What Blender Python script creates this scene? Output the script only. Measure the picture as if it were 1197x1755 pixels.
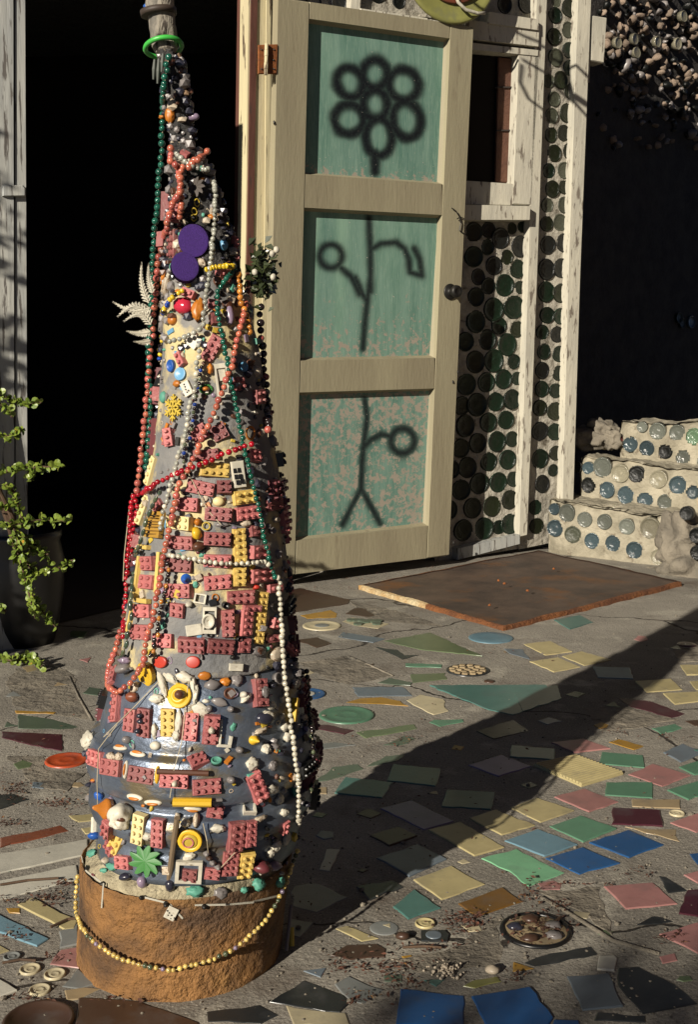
import bpy, bmesh, math, random
from mathutils import Vector, Matrix, noise
from mathutils.bvhtree import BVHTree
R = random.Random(11)
rad = math.radians
for o in list(bpy.data.objects): bpy.data.objects.remove(o)
scene = bpy.context.scene
COL = scene.collection

# ------------------------------------------------------------------ camera, sky, sun
H, F, CX, CY, TH = 0.87, 2000.0, 598.5, 877.5, rad(8.3)
cam_d = bpy.data.cameras.new('camera'); cam = bpy.data.objects.new('camera', cam_d); COL.objects.link(cam)
cam.location = (0, 0, H); cam.rotation_euler = (rad(90) - TH, 0, 0)
cam_d.sensor_fit = 'VERTICAL'; cam_d.sensor_height = 36.0; cam_d.lens = F / 1755 * 36
cam_d.clip_start = 0.05; cam_d.clip_end = 3000
scene.camera = cam
AZ, EL = rad(33), rad(21)
SUN = Vector((math.sin(AZ) * math.cos(EL), math.cos(AZ) * math.cos(EL), -math.sin(EL)))
w = bpy.data.worlds.new('World'); scene.world = w; w.use_nodes = True
nt = w.node_tree; bg = nt.nodes['Background']
sky = nt.nodes.new('ShaderNodeTexSky'); sky.sky_type = 'NISHITA'; sky.sun_disc = False
sky.sun_elevation = EL; sky.sun_rotation = AZ + math.pi; sky.air_density = 0.2; sky.dust_density = 0.0
nt.links.new(sky.outputs[0], bg.inputs[0]); bg.inputs[1].default_value = 0.05
sl = bpy.data.lights.new('sun', 'SUN'); sl.energy = 5.0; sl.angle = rad(0.55); sl.color = (1, 0.91, 0.78)
so = bpy.data.objects.new('sun', sl); COL.objects.link(so); so.location = (-4, -6, 5)
so.rotation_euler = SUN.to_track_quat('-Z', 'Y').to_euler()
vs = scene.view_settings; vs.view_transform = 'Standard'; vs.look = 'None'; vs.exposure = 0.4; vs.gamma = 1
scene.render.engine = 'CYCLES'
scene.cycles.max_bounces = 4; scene.cycles.diffuse_bounces = 2; scene.cycles.glossy_bounces = 2; scene.cycles.use_denoising = True

# ------------------------------------------------------------------ geometry helpers
def ray(px, py):
    x, y = (px - CX) / F, -(py - CY) / F
    d = Vector((x, math.cos(TH) + y * math.sin(TH), -math.sin(TH) + y * math.cos(TH)))
    return d.normalized()
CAM = Vector((0, 0, H))
def gp(px, py, z=0.0):
    d = ray(px, py); return CAM + d * ((z - H) / d.z)
def pl(px, py, p0, n):
    d = ray(px, py); return CAM + d * ((p0 - CAM).dot(n) / d.dot(n))
def py_plane(px, py, Y):
    d = ray(px, py); return CAM + d * (Y / d.y)
def depth(p):
    v = p - CAM; return v.y * math.cos(TH) - v.z * math.sin(TH)
REG = {'A': (460, 940, 400 / 1197), 'B': (797, 1000, 400 / 1197), 'C': (460, 1290, 400 / 1197), 'D': (797, 1290, 400 / 1197),
       'E': (0, 1080, 240 / 624), 'T1': (180, 0, 340 / 1197), 'T2': (180, 360, 340 / 1197), 'T3': (170, 740, 360 / 1197),
       'T4': (130, 1080, 440 / 1197), 'T5': (110, 1360, 460 / 1197), 'W3': (760, 0, 437 / 1197), 'W4': (760, 480, 437 / 1197),
       'G1': (400, 0, 440 / 1197), 'G2': (400, 480, 440 / 1197), 'P': (0, 0, 1)}
def Z(r, x, y):
    a, b, s = REG[r]; return (a + x * s, b + y * s)

def link(o, parent=None):
    COL.objects.link(o)
    if parent: o.parent = parent
    return o
def mesh(name, V, Fc, mat=None, smooth=False):
    me = bpy.data.meshes.new(name); me.from_pydata([tuple(v) for v in V], [], Fc); me.update()
    if mat: me.materials.append(mat)
    if smooth: me.polygons.foreach_set('use_smooth', [True] * len(me.polygons))
    return me
def obj(name, me, parent=None, loc=None, mw=None):
    o = bpy.data.objects.new(name, me); link(o, parent)
    if loc is not None: o.location = loc
    if mw is not None: o.matrix_world = mw; o.matrix_basis = mw
    return o
def tag(o, label=None, cat=None, group=None, kind=None):
    for k, v in (('label', label), ('category', cat), ('group', group), ('kind', kind)):
        if v: o[k] = v
    return o
def empty(name, label, cat, group=None):
    o = bpy.data.objects.new(name, None); o.empty_display_size = 0.05; link(o); return tag(o, label, cat, group)
class MB:
    def __init__(s): s.v = []; s.f = []
    def add(s, V, Fc):
        b = len(s.v); s.v += [Vector(v) for v in V]; s.f += [tuple(i + b for i in f) for f in Fc]
    def tube(s, pts, r, n=6, cap=True):
        pts = [Vector(p) for p in pts]; rs = r if isinstance(r, (list, tuple)) else [r] * len(pts); V = []; Fc = []
        for i, p in enumerate(pts):
            t = (pts[min(i + 1, len(pts) - 1)] - pts[max(i - 1, 0)])
            t = t.normalized() if t.length > 1e-9 else Vector((0, 0, 1))
            a = t.orthogonal().normalized() if i == 0 else (pa - t * pa.dot(t)).normalized()
            pa = a; b = t.cross(a)
            for k in range(n):
                q = 2 * math.pi * k / n; V.append(p + (a * math.cos(q) + b * math.sin(q)) * rs[i])
        for i in range(len(pts) - 1):
            for k in range(n): Fc.append((i * n + k, i * n + (k + 1) % n, (i + 1) * n + (k + 1) % n, (i + 1) * n + k))
        if cap: Fc += [tuple(range(n))[::-1], tuple((len(pts) - 1) * n + k for k in range(n))]
        s.add(V, Fc)
    def lathe(s, prof, n=16, M=None):
        V = []; Fc = []
        for (r, z) in prof:
            for k in range(n):
                q = 2 * math.pi * k / n; V.append(Vector((r * math.cos(q), r * math.sin(q), z)))
        m = len(prof)
        for i in range(m - 1):
            for k in range(n): Fc.append((i * n + k, i * n + (k + 1) % n, (i + 1) * n + (k + 1) % n, (i + 1) * n + k))
        Fc += [tuple(range(n))[::-1], tuple((m - 1) * n + k for k in range(n))]
        if M: V = [M @ v for v in V]
        s.add(V, Fc)
    def box(s, c, d, M=None, b=0.0):
        x, y, z = d[0] / 2, d[1] / 2, d[2] / 2; V = []
        for zz, i in ((-z, b), (-z + b, 0), (z - b, 0), (z, b)) if b else ((-z, 0), (z, 0)):
            for sx, sy in ((-1, -1), (1, -1), (1, 1), (-1, 1)): V.append(Vector((c[0] + sx * (x - i), c[1] + sy * (y - i), c[2] + zz)))
        L = len(V) // 4; Fc = [(3, 2, 1, 0), tuple(4 * (L - 1) + k for k in range(4))]
        for i in range(L - 1):
            for k in range(4): Fc.append((4 * i + k, 4 * i + (k + 1) % 4, 4 * i + 4 + (k + 1) % 4, 4 * i + 4 + k))
        if M: V = [M @ v for v in V]
        s.add(V, Fc)
    def blob(s, c, r, seed=0, am=0.25, sub=2, fr=1.5):
        bm = bmesh.new(); bmesh.ops.create_icosphere(bm, subdivisions=sub, radius=1); c = Vector(c)
        rv = Vector(r) if isinstance(r, (tuple, list, Vector)) else Vector((r, r, r)); V = []
        for v in bm.verts:
            k = 1 + am * noise.noise(v.co * fr + Vector((seed * 7.3, seed * 3.1, seed)))
            V.append(c + Vector((v.co.x * rv.x, v.co.y * rv.y, v.co.z * rv.z)) * k)
        Fc = [tuple(v.index for v in f.verts) for f in bm.faces]; bm.free(); s.add(V, Fc)
    def mesh(s, name, mat, smooth=False): return mesh(name, s.v, s.f, mat, smooth)
    def build(s, name, mat, parent=None, smooth=False): return obj(name, s.mesh(name, mat, smooth), parent)

# ------------------------------------------------------------------ materials
def M(name, c1, c2=None, scale=8, rough=.6, metal=0., bump=0., bscale=60, rnd=0., coat=0., detail=6, c3=None, s3=30, t3=.62, lo=.35, hi=.65, bd=.02, spec=.5, stretch=None, w3=.05, sub=0, trans=0):
    m = bpy.data.materials.new(name); m.use_nodes = True; t = m.node_tree; N = t.nodes; L = t.links; b = N['Principled BSDF']
    b.inputs['Roughness'].default_value = rough; b.inputs['Metallic'].default_value = metal; b.inputs['Coat Weight'].default_value = coat
    b.inputs['Coat Roughness'].default_value = .1; b.inputs['Specular IOR Level'].default_value = spec
    if sub: b.inputs['Subsurface Weight'].default_value = sub; b.inputs['Subsurface Radius'].default_value = (.004, .003, .002); b.inputs['Subsurface Scale'].default_value = 1.
    if trans: b.inputs['Transmission Weight'].default_value = trans
    tc = N.new('ShaderNodeTexCoord'); oi = N.new('ShaderNodeObjectInfo')
    ad = N.new('ShaderNodeVectorMath'); ad.operation = 'MULTIPLY_ADD'
    ad.inputs[1].default_value = (37, 53, 29); L.new(oi.outputs['Random'], ad.inputs[0])
    src = tc.outputs['Object']
    if stretch:
        mp = N.new('ShaderNodeMapping'); mp.inputs['Scale'].default_value = stretch; L.new(src, mp.inputs[0]); src = mp.outputs[0]
    L.new(src, ad.inputs[2]); vec = ad.outputs[0]
    def nz(sc, de=6.):
        n = N.new('ShaderNodeTexNoise'); n.inputs['Scale'].default_value = sc; n.inputs['Detail'].default_value = de; n.inputs['Roughness'].default_value = .6
        L.new(vec, n.inputs['Vector']); return n.outputs['Fac']
    def ramp(f, a, bb):
        r = N.new('ShaderNodeMapRange'); r.inputs['From Min'].default_value = a; r.inputs['From Max'].default_value = bb; L.new(f, r.inputs[0]); return r.outputs[0]
    def mix(f, a, bb):
        x = N.new('ShaderNodeMix'); x.data_type = 'RGBA'
        if f is not None: L.new(f, x.inputs[0])
        for i, q in ((6, a), (7, bb)):
            if isinstance(q, tuple): x.inputs[i].default_value = (*q, 1)
            else: L.new(q, x.inputs[i])
        return x.outputs[2]
    col = mix(ramp(nz(scale, detail), lo, hi), c1, c2 or tuple(x * .7 for x in c1))
    if c3: col = mix(ramp(nz(s3), t3, t3 + w3), col, c3)
    if rnd:
        hs = N.new('ShaderNodeHueSaturation'); r = N.new('ShaderNodeMapRange'); r.inputs['To Min'].default_value = 1 - rnd; r.inputs['To Max'].default_value = 1 + rnd
        L.new(oi.outputs['Random'], r.inputs[0]); L.new(r.outputs[0], hs.inputs['Value']); L.new(col, hs.inputs['Color']); col = hs.outputs[0]
    L.new(col, b.inputs['Base Color'])
    if bump:
        bp = N.new('ShaderNodeBump'); bp.inputs['Strength'].default_value = bump; bp.inputs['Distance'].default_value = bd
        L.new(nz(bscale, 5.), bp.inputs['Height']); L.new(bp.outputs[0], b.inputs['Normal'])
    m['n'] = 1
    return m
def fin(m): return m.node_tree.nodes, m.node_tree.links, m.node_tree.nodes['Principled BSDF']

def ground_mat():
    m = M('concrete_paving', (.285, .262, .217), (.17, .155, .128), 2.2, .9, c3=(.35, .325, .265), s3=9, t3=.55, w3=.12, bump=0)
    N, L, b = fin(m); base = b.inputs['Base Color'].links[0].from_socket
    tc = N.new('ShaderNodeTexCoord')
    def nn(sc, de=8):
        n = N.new('ShaderNodeTexNoise'); n.inputs['Scale'].default_value = sc; n.inputs['Detail'].default_value = de; n.inputs['Roughness'].default_value = .65
        L.new(tc.outputs['Object'], n.inputs['Vector']); return n.outputs['Fac']
    def mr(f, a, c, d=0., e=1.):
        r = N.new('ShaderNodeMapRange'); r.inputs[1].default_value = a; r.inputs[2].default_value = c; r.inputs[3].default_value = d; r.inputs[4].default_value = e; L.new(f, r.inputs[0]); return r.outputs[0]
    def mx(f, a, c, ty='MIX'):
        x = N.new('ShaderNodeMix'); x.data_type = 'RGBA'; x.blend_type = ty; L.new(f, x.inputs[0])
        for i, q in ((6, a), (7, c)):
            if isinstance(q, tuple): x.inputs[i].default_value = (*q, 1)
            else: L.new(q, x.inputs[i])
        return x.outputs[2]
    # grit
    g = nn(260, 3); base = mx(mr(g, .58, .68), base, (.44, .40, .32)); base = mx(mr(g, .42, .32), base, (.04, .035, .028))
    # cracks: warped voronoi edges
    wv = N.new('ShaderNodeTexNoise'); wv.inputs['Scale'].default_value = 3.; wv.inputs['Detail'].default_value = 6; L.new(tc.outputs['Object'], wv.inputs['Vector'])
    va = N.new('ShaderNodeVectorMath'); va.operation = 'MULTIPLY_ADD'; va.inputs[1].default_value = (.35, .35, 0); L.new(wv.outputs['Color'], va.inputs[0]); L.new(tc.outputs['Object'], va.inputs[2])
    vo = N.new('ShaderNodeTexVoronoi'); vo.feature = 'DISTANCE_TO_EDGE'; vo.inputs['Scale'].default_value = .95; L.new(va.outputs[0], vo.inputs['Vector'])
    cr = mr(vo.outputs['Distance'], .0045, .0015); base = mx(cr, base, (.035, .028, .02))
    st = nn(4.5, 5); base = mx(mr(st, .56, .70, 0, .6), base, (.075, .05, .032))
    L.new(base, b.inputs['Base Color'])
    bp = N.new('ShaderNodeBump'); bp.inputs['Strength'].default_value = .8; bp.inputs['Distance'].default_value = .006
    s = N.new('ShaderNodeMath'); s.operation = 'MULTIPLY_ADD'; L.new(nn(120, 6), s.inputs[0]); s.inputs[1].default_value = .6; L.new(nn(14, 6), s.inputs[2])
    s2 = N.new('ShaderNodeMath'); s2.operation = 'SUBTRACT'; L.new(s.outputs[0], s2.inputs[0]); L.new(cr, s2.inputs[1])
    L.new(s2.outputs[0], bp.inputs['Height']); L.new(bp.outputs[0], b.inputs['Normal'])
    return m
MAT = {}
def tilem(k, c, **kw):
    d = dict(scale=26, rough=.38, bump=.12, bscale=90, bd=.003, rnd=.12, c3=tuple(x * .45 + .05 for x in c), s3=16, t3=.54, w3=.22); d.update(kw)
    MAT[k] = M('glaze_' + k, c, tuple(x * .86 for x in c), **d)
for k, c in dict(yellow=(.43, .365, .185), cream=(.48, .42, .27), green=(.095, .215, .135), mint=(.16, .37, .21), pink=(.37, .18, .165), blue=(.02, .085, .22),
                 lightblue=(.13, .235, .29), lavender=(.19, .155, .27), teal=(.065, .155, .135), greyblue=(.13, .16, .185), grey=(.20, .21, .20), maroon=(.062, .016, .024),
                 brown=(.062, .034, .022), dark=(.022, .025, .026), ochre=(.36, .20, .03), white=(.52, .50, .42), tan=(.34, .26, .15), orange=(.45, .07, .02),
                 terracotta=(.20, .06, .03), palegreen=(.125, .165, .085), sage=(.09, .12, .085), olive=(.22, .22, .07), deepblue=(.012, .09, .27), amber=(.17, .085, .018)).items(): tilem(k, c)
for k in ('dark', 'teal', 'palegreen', 'sage', 'amber', 'maroon'): fin(MAT[k])[2].inputs['Roughness'].default_value = .3
MAT['ground'] = ground_mat()
MAT['grout'] = M('grey_concrete', (.24, .21, .16), (.13, .115, .09), 9, .95, bump=.8, bscale=45, bd=.012, c3=(.07, .06, .045), s3=22, t3=.58, w3=.1)
MAT['mortar'] = M('bottle_mortar', (.40, .375, .31), (.24, .22, .18), 12, .95, bump=.9, bscale=55, bd=.012, c3=(.10, .085, .06), s3=24, t3=.6, w3=.1)
MAT['stepmortar'] = M('pale_step_mortar', (.37, .335, .25), (.20, .18, .13), 10, .95, bump=.9, bscale=60, bd=.01, c3=(.14, .115, .08), s3=22, t3=.6, w3=.1)
MAT['collar'] = M('crumbly_mortar', (.50, .44, .29), (.26, .22, .14), 40, .95, bump=1., bscale=160, bd=.008, c3=(.10, .085, .06), s3=90, t3=.6, w3=.1)
MAT['rustdrum'] = M('rusty_cement_drum', (.27, .13, .038), (.085, .045, .02), 7, .75, lo=.42, hi=.6, bump=.8, bscale=80, bd=.022, c3=(.44, .225, .055), s3=5, t3=.53, w3=.2)
MAT['can'] = M('galvanised_can', (.23, .27, .33), (.10, .125, .17), 9, .40, metal=.68, bump=.3, bscale=90, bd=.004, c3=(.22, .18, .11), s3=14, t3=.53, w3=.12, stretch=(1, 1, 1.6))
MAT['body'] = M('grey_cement_body', (.24, .23, .21), (.13, .135, .14), 14, .75, metal=.15, bump=.6, bscale=70, bd=.006, c3=(.54, .45, .23), s3=13, t3=.50, w3=.10)
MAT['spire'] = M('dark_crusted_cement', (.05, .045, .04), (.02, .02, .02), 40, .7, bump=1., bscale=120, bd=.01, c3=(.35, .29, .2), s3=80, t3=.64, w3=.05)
MAT['cap'] = M('weathered_grey_cap', (.36, .32, .25), (.14, .13, .11), 45, .85, bump=1., bscale=110, bd=.008, stretch=(1, 1, .35), c3=(.05, .04, .03), s3=60, t3=.6)
MAT['redbrick'] = M('faded_red_plastic', (.40, .13, .12), (.29, .085, .085), .55, .5, bump=.25, bscale=3, bd=.05, rnd=.42, c3=(.50, .28, .24), s3=1.6, t3=.58, w3=.15)
MAT['yelbrick'] = M('faded_yellow_plastic', (.66, .47, .13), (.56, .38, .10), .5, .5, bump=.15, bscale=3, bd=.05, rnd=.1, c3=(.35, .22, .07), s3=1.4, t3=.63, w3=.1)
MAT['palebrick'] = M('pale_cream_plastic', (.72, .60, .30), (.62, .50, .24), .5, .5, rnd=.08, c3=(.42, .33, .17), s3=1.4, t3=.64, w3=.1)
def plain(k, c, rough=.4, **kw):
    d = dict(scale=30, rnd=.12); d.update(kw); MAT[k] = M(k, c, tuple(x * .75 for x in c), rough=rough, **d)
plain('whiteplastic', (.60, .56, .45), .5, c3=(.26, .21, .14), s3=2.5, t3=.6, scale=1.5, w3=.12); plain('purplefelt', (.095, .032, .29), .95, bump=.8, bscale=45, bd=.03, scale=14); plain('redplastic', (.50, .045, .025))
plain('yelplastic', (.68, .42, .025)); plain('brownplastic', (.11, .045, .025)); plain('greenplastic', (.028, .17, .024), .5); plain('blueplastic', (.02, .10, .40)); plain('skyplastic', (.13, .32, .50))
plain('orangeplastic', (.50, .17, .02)); plain('pinkgem', (.55, .03, .06), .15); plain('tealstone', (.10, .33, .24), .6); plain('violetstone', (.25, .19, .26), .3); plain('darkstone', (.03, .03, .045), .25)
plain('greystone', (.22, .20, .19), .35); plain('shell', (.52, .44, .33), .45, c3=(.22, .14, .08), s3=3, t3=.55, scale=2); plain('blackplastic', (.012, .012, .012), .35); plain('leather', (.05, .035, .025), .6)
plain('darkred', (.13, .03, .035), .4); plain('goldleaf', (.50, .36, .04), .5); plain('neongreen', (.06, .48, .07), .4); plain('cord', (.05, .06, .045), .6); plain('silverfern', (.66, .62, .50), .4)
plain('clothleaf', (.05, .065, .025), .28, spec=.8); plain('iron', (.03, .028, .025), .5, metal=.6); plain('stickwood', (.17, .12, .07), .8); plain('thread', (.42, .36, .24), .8)
def bead(k, c, rough=.16, **kw): MAT['b_' + k] = M('bead_' + k, c, tuple(x * .7 for x in c), 1.2, rough, rnd=.25, coat=.3, **kw)
for k, c in dict(green=(.012, .10, .065), salmon=(.52, .15, .09), rose=(.44, .11, .085), pearl=(.60, .56, .44), red=(.36, .008, .018), yellow=(.66, .46, .03), blue=(.012, .05, .30), black=(.02, .014, .014),
                 sand=(.66, .48, .14), olive=(.09, .11, .06), orange=(.56, .22, .04), clear=(.36, .36, .30), cordgreen=(.05, .075, .05), violet=(.22, .17, .24)).items(): bead(k, c, sub=0)
def paint(k, c, peel, c2=None, **kw):
    d = dict(scale=7, rough=.7, bump=.5, bscale=30, bd=.004, c3=peel, s3=26, t3=.60, w3=.04, stretch=(2.2, 2.2, .5)); d.update(kw); MAT[k] = M(k, c, c2, **d)
paint('doorcream', (.30, .27, .175), (.165, .135, .085), (.245, .215, .14), scale=5, s3=16, t3=.62, w3=.16, bump=.3, bscale=60, stretch=(1.5, 1.5, .3))
paint('whitewood', (.54, .51, .41), (.17, .145, .115), (.42, .40, .33), t3=.575, w3=.06); paint('jambcream', (.60, .53, .32), (.10, .07, .045), (.50, .44, .28), t3=.60, s3=20, stretch=(2, 2, .25))
paint('jambred', (.12, .045, .03), (.07, .035, .025)); paint('greywood', (.40, .40, .36), (.10, .09, .08), (.28, .29, .28), t3=.57, stretch=(3, 3, .25))
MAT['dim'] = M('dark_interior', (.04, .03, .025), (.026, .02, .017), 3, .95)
MAT['curtain'] = M('brown_curtain', (.13, .06, .035), (.09, .04, .025), 20, .9, bump=.3, bscale=80)
MAT['pane'] = M('dark_window_glass', (.012, .011, .010), None, 3, .3, spec=.12)
MAT['rustplate'] = M('rusty_sheet', (.13, .09, .066), (.07, .052, .042), 9, .6, metal=.25, bump=.3, bscale=50, bd=.004, c3=(.19, .085, .03), s3=5, t3=.56, w3=.15)
MAT['rustedge'] = M('bright_rust', (.22, .08, .022), (.10, .036, .014), 14, .85, bump=.8, bscale=90)
MAT['paleedge'] = M('pale_corroded_edge', (.58, .49, .30), (.42, .24, .08), 16, .9, bump=.9, bscale=70)
MAT['rust'] = M('rust', (.26, .085, .018), (.13, .04, .012), 70, .85, bump=.5, bscale=200, bd=.003)
for k, c in dict(bg=(.007, .017, .009), bo=(.012, .016, .007), bgrey=(.06, .065, .045), bdk=(.010, .011, .010), bblue=(.05, .075, .085), bclear=(.14, .15, .125), bpale=(.27, .25, .18), bred=(.20, .012, .02), bmint=(.14, .24, .14)).items():
    MAT[k] = M('bottle_glass_' + k, c, tuple(x * .5 for x in c), 30, .32 if k in ('bg', 'bo', 'bdk', 'bgrey') else .12, coat=.06 if k in ('bg', 'bo', 'bdk', 'bgrey') else .3, rnd=.35, spec=.3, bump=.2, bscale=4, bd=.05, c3=tuple(x * 1.3 + .004 for x in c), s3=3, t3=.6, w3=.15)
MAT['leafy'] = M('succulent_leaf', (.20, .25, .035), (.09, .15, .022), 45, .4, c3=(.48, .26, .03), s3=28, t3=.66, w3=.04)
MAT['hedge'] = M('dark_leaf', (.05, .08, .025), (.035, .06, .02), 8, .6)
MAT['bark'] = M('brown_stem', (.10, .06, .035), (.06, .035, .02), 30, .9)
MAT['litter'] = M('dry_leaf_litter', (.12, .045, .025), (.055, .027, .018), 40, .85, c3=(.32, .17, .05), s3=60, t3=.6)
MAT['darkwall'] = M('shade_dark_core', (.045, .04, .036), (.025, .023, .022), 12, .95, bump=.6, bscale=40)  # deep shade of the back wall is put into this near-black colour
MAT['stone'] = M('pale_rubble_stone', (.34, .26, .19), (.14, .10, .075), 9, .8, bump=.4, bscale=40, rnd=.35)
# ------------------------------------------------------------------ ground
gv = []; gf = []
S = 400
gm = mesh('ground', [(-S, -S, 0), (S, -S, 0), (S, S, 0), (-S, S, 0)], [(0, 1, 2, 3)], MAT['ground'])
GROUND = tag(obj('ground', gm), kind='structure')

# ------------------------------------------------------------------ house frame
door_h, door_l = gp(456, 991, .04), gp(770, 952, .04)
du = (door_l - door_h); du.z = 0; DW = du.length; du.normalize(); dn = Vector((du.y, -du.x, 0))      # dn faces the camera
DP = Vector((door_h.x, door_h.y, 0))
WA = rad(27); wu = Vector((math.cos(WA), math.sin(WA), 0)); wn = Vector((wu.y, -wu.x, 0))
WP = Vector((door_l.x, door_l.y, 0)) - wn * .075
def quad(name, pts, P0, n, off, th, mat, parent, jit=0., smooth=False, bev=.004):
    """a board whose outline is given where it stands on a wall plane; front face off metres proud, th thick"""
    p0 = P0 + n * off
    A = [pl(x, y, p0, n) for x, y in pts]; c = sum(A, Vector()) / len(A)
    V = [p + (c - p).normalized() * bev - c for p in A] + [p - n * bev - c for p in A] + [p - n * th - c for p in A]; k = len(A)
    Fc = [tuple(range(k))[::-1], tuple(range(2 * k, 3 * k))]
    for j in (0, k):
        for i in range(k): Fc.append((j + i, j + (i + 1) % k, j + k + (i + 1) % k, j + k + i))
    bm = bmesh.new(); vv = [bm.verts.new(v) for v in V]
    for f in Fc: bm.faces.new([vv[i] for i in f])
    bmesh.ops.recalc_face_normals(bm, faces=bm.faces)
    me = bpy.data.meshes.new(name); bm.to_mesh(me); bm.free(); me.materials.append(mat)
    return obj(name, me, parent, c)
def strip(name, x0, y0, x1, y1, wd, P0, n, off, th, mat, parent):
    dx, dy = x1 - x0, y1 - y0; l = math.hypot(dx, dy); nx, ny = -dy / l * wd / 2, dx / l * wd / 2
    return quad(name, [(x0 + nx, y0 + ny), (x1 + nx, y1 + ny), (x1 - nx, y1 - ny), (x0 - nx, y0 - ny)], P0, n, off, th, mat, parent)

HOUSE = empty('bottle_house', 'small house with walls of green bottle ends in mortar and white painted timber', 'house'); HOUSE.location = (WP.x, WP.y, 0)
HM = Matrix.Translation(-HOUSE.location)
def hb(o):                       # world-placed mesh object re-based on its parent empty
    o.location = o.location - HOUSE.location; return o
def wq(name, pts, off, th, mat, par=None, **k): return hb(quad(name, pts, WP, wn, off, th, MAT[mat], par or HOUSE, **k))
# mortar panels (lower panel, pier, upper panel, panel behind the door)
LOWP = wq('mortar_panel', [(440, -160), (560, -160), (560, 1010), (440, 1030)], -.03, .16, 'mortar')
wq('mortar_panel', [(560, 365), (908, 372), (893, 945), (560, 1005)], -.075, .12, 'mortar')
wq('mortar_panel', [(560, -150), (930, -130), (930, 48), (560, 4)], -.075, .12, 'mortar')
wq('mortar_panel', [(560, 4), (795, 25), (795, 372), (560, 365)], -.035, .15, 'mortar')
PIER = wq('mortar_panel', [(925, -150), (1005, -120), (972, 930), (890, 950)], -.071, .12, 'mortar')
BASEB = wq('sill_board', [(785, 940), (893, 916), (893, 932), (785, 960)], .012, .06, 'greywood')
# white boards
for n_, q, off in (('post', [(924, -140), (941, -140), (938, 0), (921, 480), (904, 918), (891, 921), (906, 480), (921, 0)], .010), ('post', [(996, -140), (1018, -140), (1014, 0), (995, 480), (982, 905), (964, 908), (975, 480), (992, 0)], .014),
                   ('board', [(1016, 26), (1041, 30), (1036, 108), (1014, 104)], .004), ('board', [(610, -140), (627, -140), (618, 18), (601, 18)], .010), ('board', [(618, 14), (735, 31), (735, 48), (618, 30)], .014),
                   ('header_board', [(800, 32), (926, 54), (925, 80), (800, 66)], .024), ('board', [(840, 20), (925, 33), (925, 52), (836, 40)], .032)):
    wq(n_, q, off, .07, 'whitewood')
# window
wq('window_frame', [(800, 72), (925, 86), (924, 96), (800, 84)], .014, .08, 'whitewood')
wq('window_frame', [(890, 88), (925, 93), (911, 352), (880, 350)], .010, .08, 'whitewood')
wq('window_frame', [(796, 309), (884, 315), (880, 352), (795, 350)], .007, .08, 'whitewood')
wq('sash_bead', [(889, 96), (899, 97), (890, 316), (881, 314)], .003, .05, 'whitewood')
wq('sill', [(790, 350), (911, 353), (910, 377), (790, 377)], .040, .10, 'whitewood')
PANE = wq('window_pane', [(770, 70), (893, 86), (884, 318), (770, 310)], -.05, .006, 'pane')
wq('curtain', [(856, 98), (888, 100), (881, 314), (850, 312)], -.035, .01, 'curtain')
for y in (148, 222): wq('glazing_bar', [(852, y), (886, y), (886, y + 2.5), (852, y + 2.5)], -.028, .012, 'dim')

# bottles
def bottle_mesh(mat, kind):
    m = MB()
    prof = [(1.0, -.9), (1.0, -.12), (.99, .02), (.96, .09), (.90, .10), (.84, .05), (.78, -.03), (.62, -.07), (.36, -.12), (.22, -.10), (.02, -.07)] if kind == 0 else \
           [(1.0, -.9), (1.0, -.1), (.99, .03), (.95, .09), (.87, .06), (.82, .0), (.74, -.05), (.66, -.03), (.45, -.08), (.2, -.12), (.02, -.12)]
    m.lathe(prof, 18); return m.mesh('bottle', MAT[mat], True)
BM = {}; HOLES = []
def bottle(cx, cy, ry, P0, n, off, mat, parent, base=None, rx=1.0):
    p = pl(cx, cy, P0 + n * off, n); r = ry * depth(p) / F
    k = (mat, R.randrange(2))
    if k not in BM: BM[k] = bottle_mesh(*k)
    z = n + Vector((R.uniform(-.06, .06), R.uniform(-.06, .06), R.uniform(-.06, .06))); q = z.to_track_quat('Z', 'Y').to_matrix().to_4x4()
    o = obj('bottle', BM[k], parent); HOLES.append((p, r))
    sc = Matrix.Diagonal((r * rx, r * R.uniform(.94, 1.04), r * .8 * R.uniform(.9, 1.2), 1)); o.matrix_basis = Matrix.Translation(p - (base or Vector())) @ q @ sc
    return o
HB = Vector(HOUSE.location)
s = REG['W4'][2]
low4 = [(213, 28, 38), (290, 25, 50), (362, 35, 32), (155, 80, 45), (237, 138, 55), (333, 128, 57), (155, 195, 52), (263, 215, 42), (347, 230, 38), (208, 280, 48), (302, 303, 50), (152, 385, 52), (238, 378, 52), (332, 383, 36), (203, 480, 46), (284, 465, 46), (350, 462, 32), (110, 490, 52), (160, 585, 54), (246, 572, 46), (325, 560, 47), (213, 668, 47), (296, 657, 44), (105, 685, 52), (163, 765, 48), (253, 758, 48), (325, 747, 36), (215, 853, 45), (304, 843, 46), (115, 880, 50), (85, 790, 46), (170, 955, 52), (260, 950, 48), (330, 933, 36), (85, 985, 50), (140, 1070, 50), (230, 1062, 50), (314, 1032, 47), (190, 1167, 52), (262, 1160, 34), (315, 1145, 50), (95, 1175, 50), (105, 290, 46), (90, 590, 46), (40, 890, 45), (30, 1080, 45)]
for x, y, r in low4: bottle(*Z('W4', x, y), r * s * 1.05, WP, wn, -.029, R.choice(['bg', 'bg', 'bo', 'bg']), HOUSE, HB)
for x, y, r in [(215, 1080, 42), (270, 1120, 52), (325, 1072, 28), (375, 1065, 30), (210, 1160, 38), (363, 1157, 50), (300, 1208, 36), (145, 1090, 48), (145, 1205, 52), (240, 1248, 46), (350, 1262, 45), (165, 1300, 40)]:
    bottle(*Z('W3', x, y), r * s, WP, wn, -.029, R.choice(['bg', 'bo', 'bdk']), HOUSE, HB)
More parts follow.
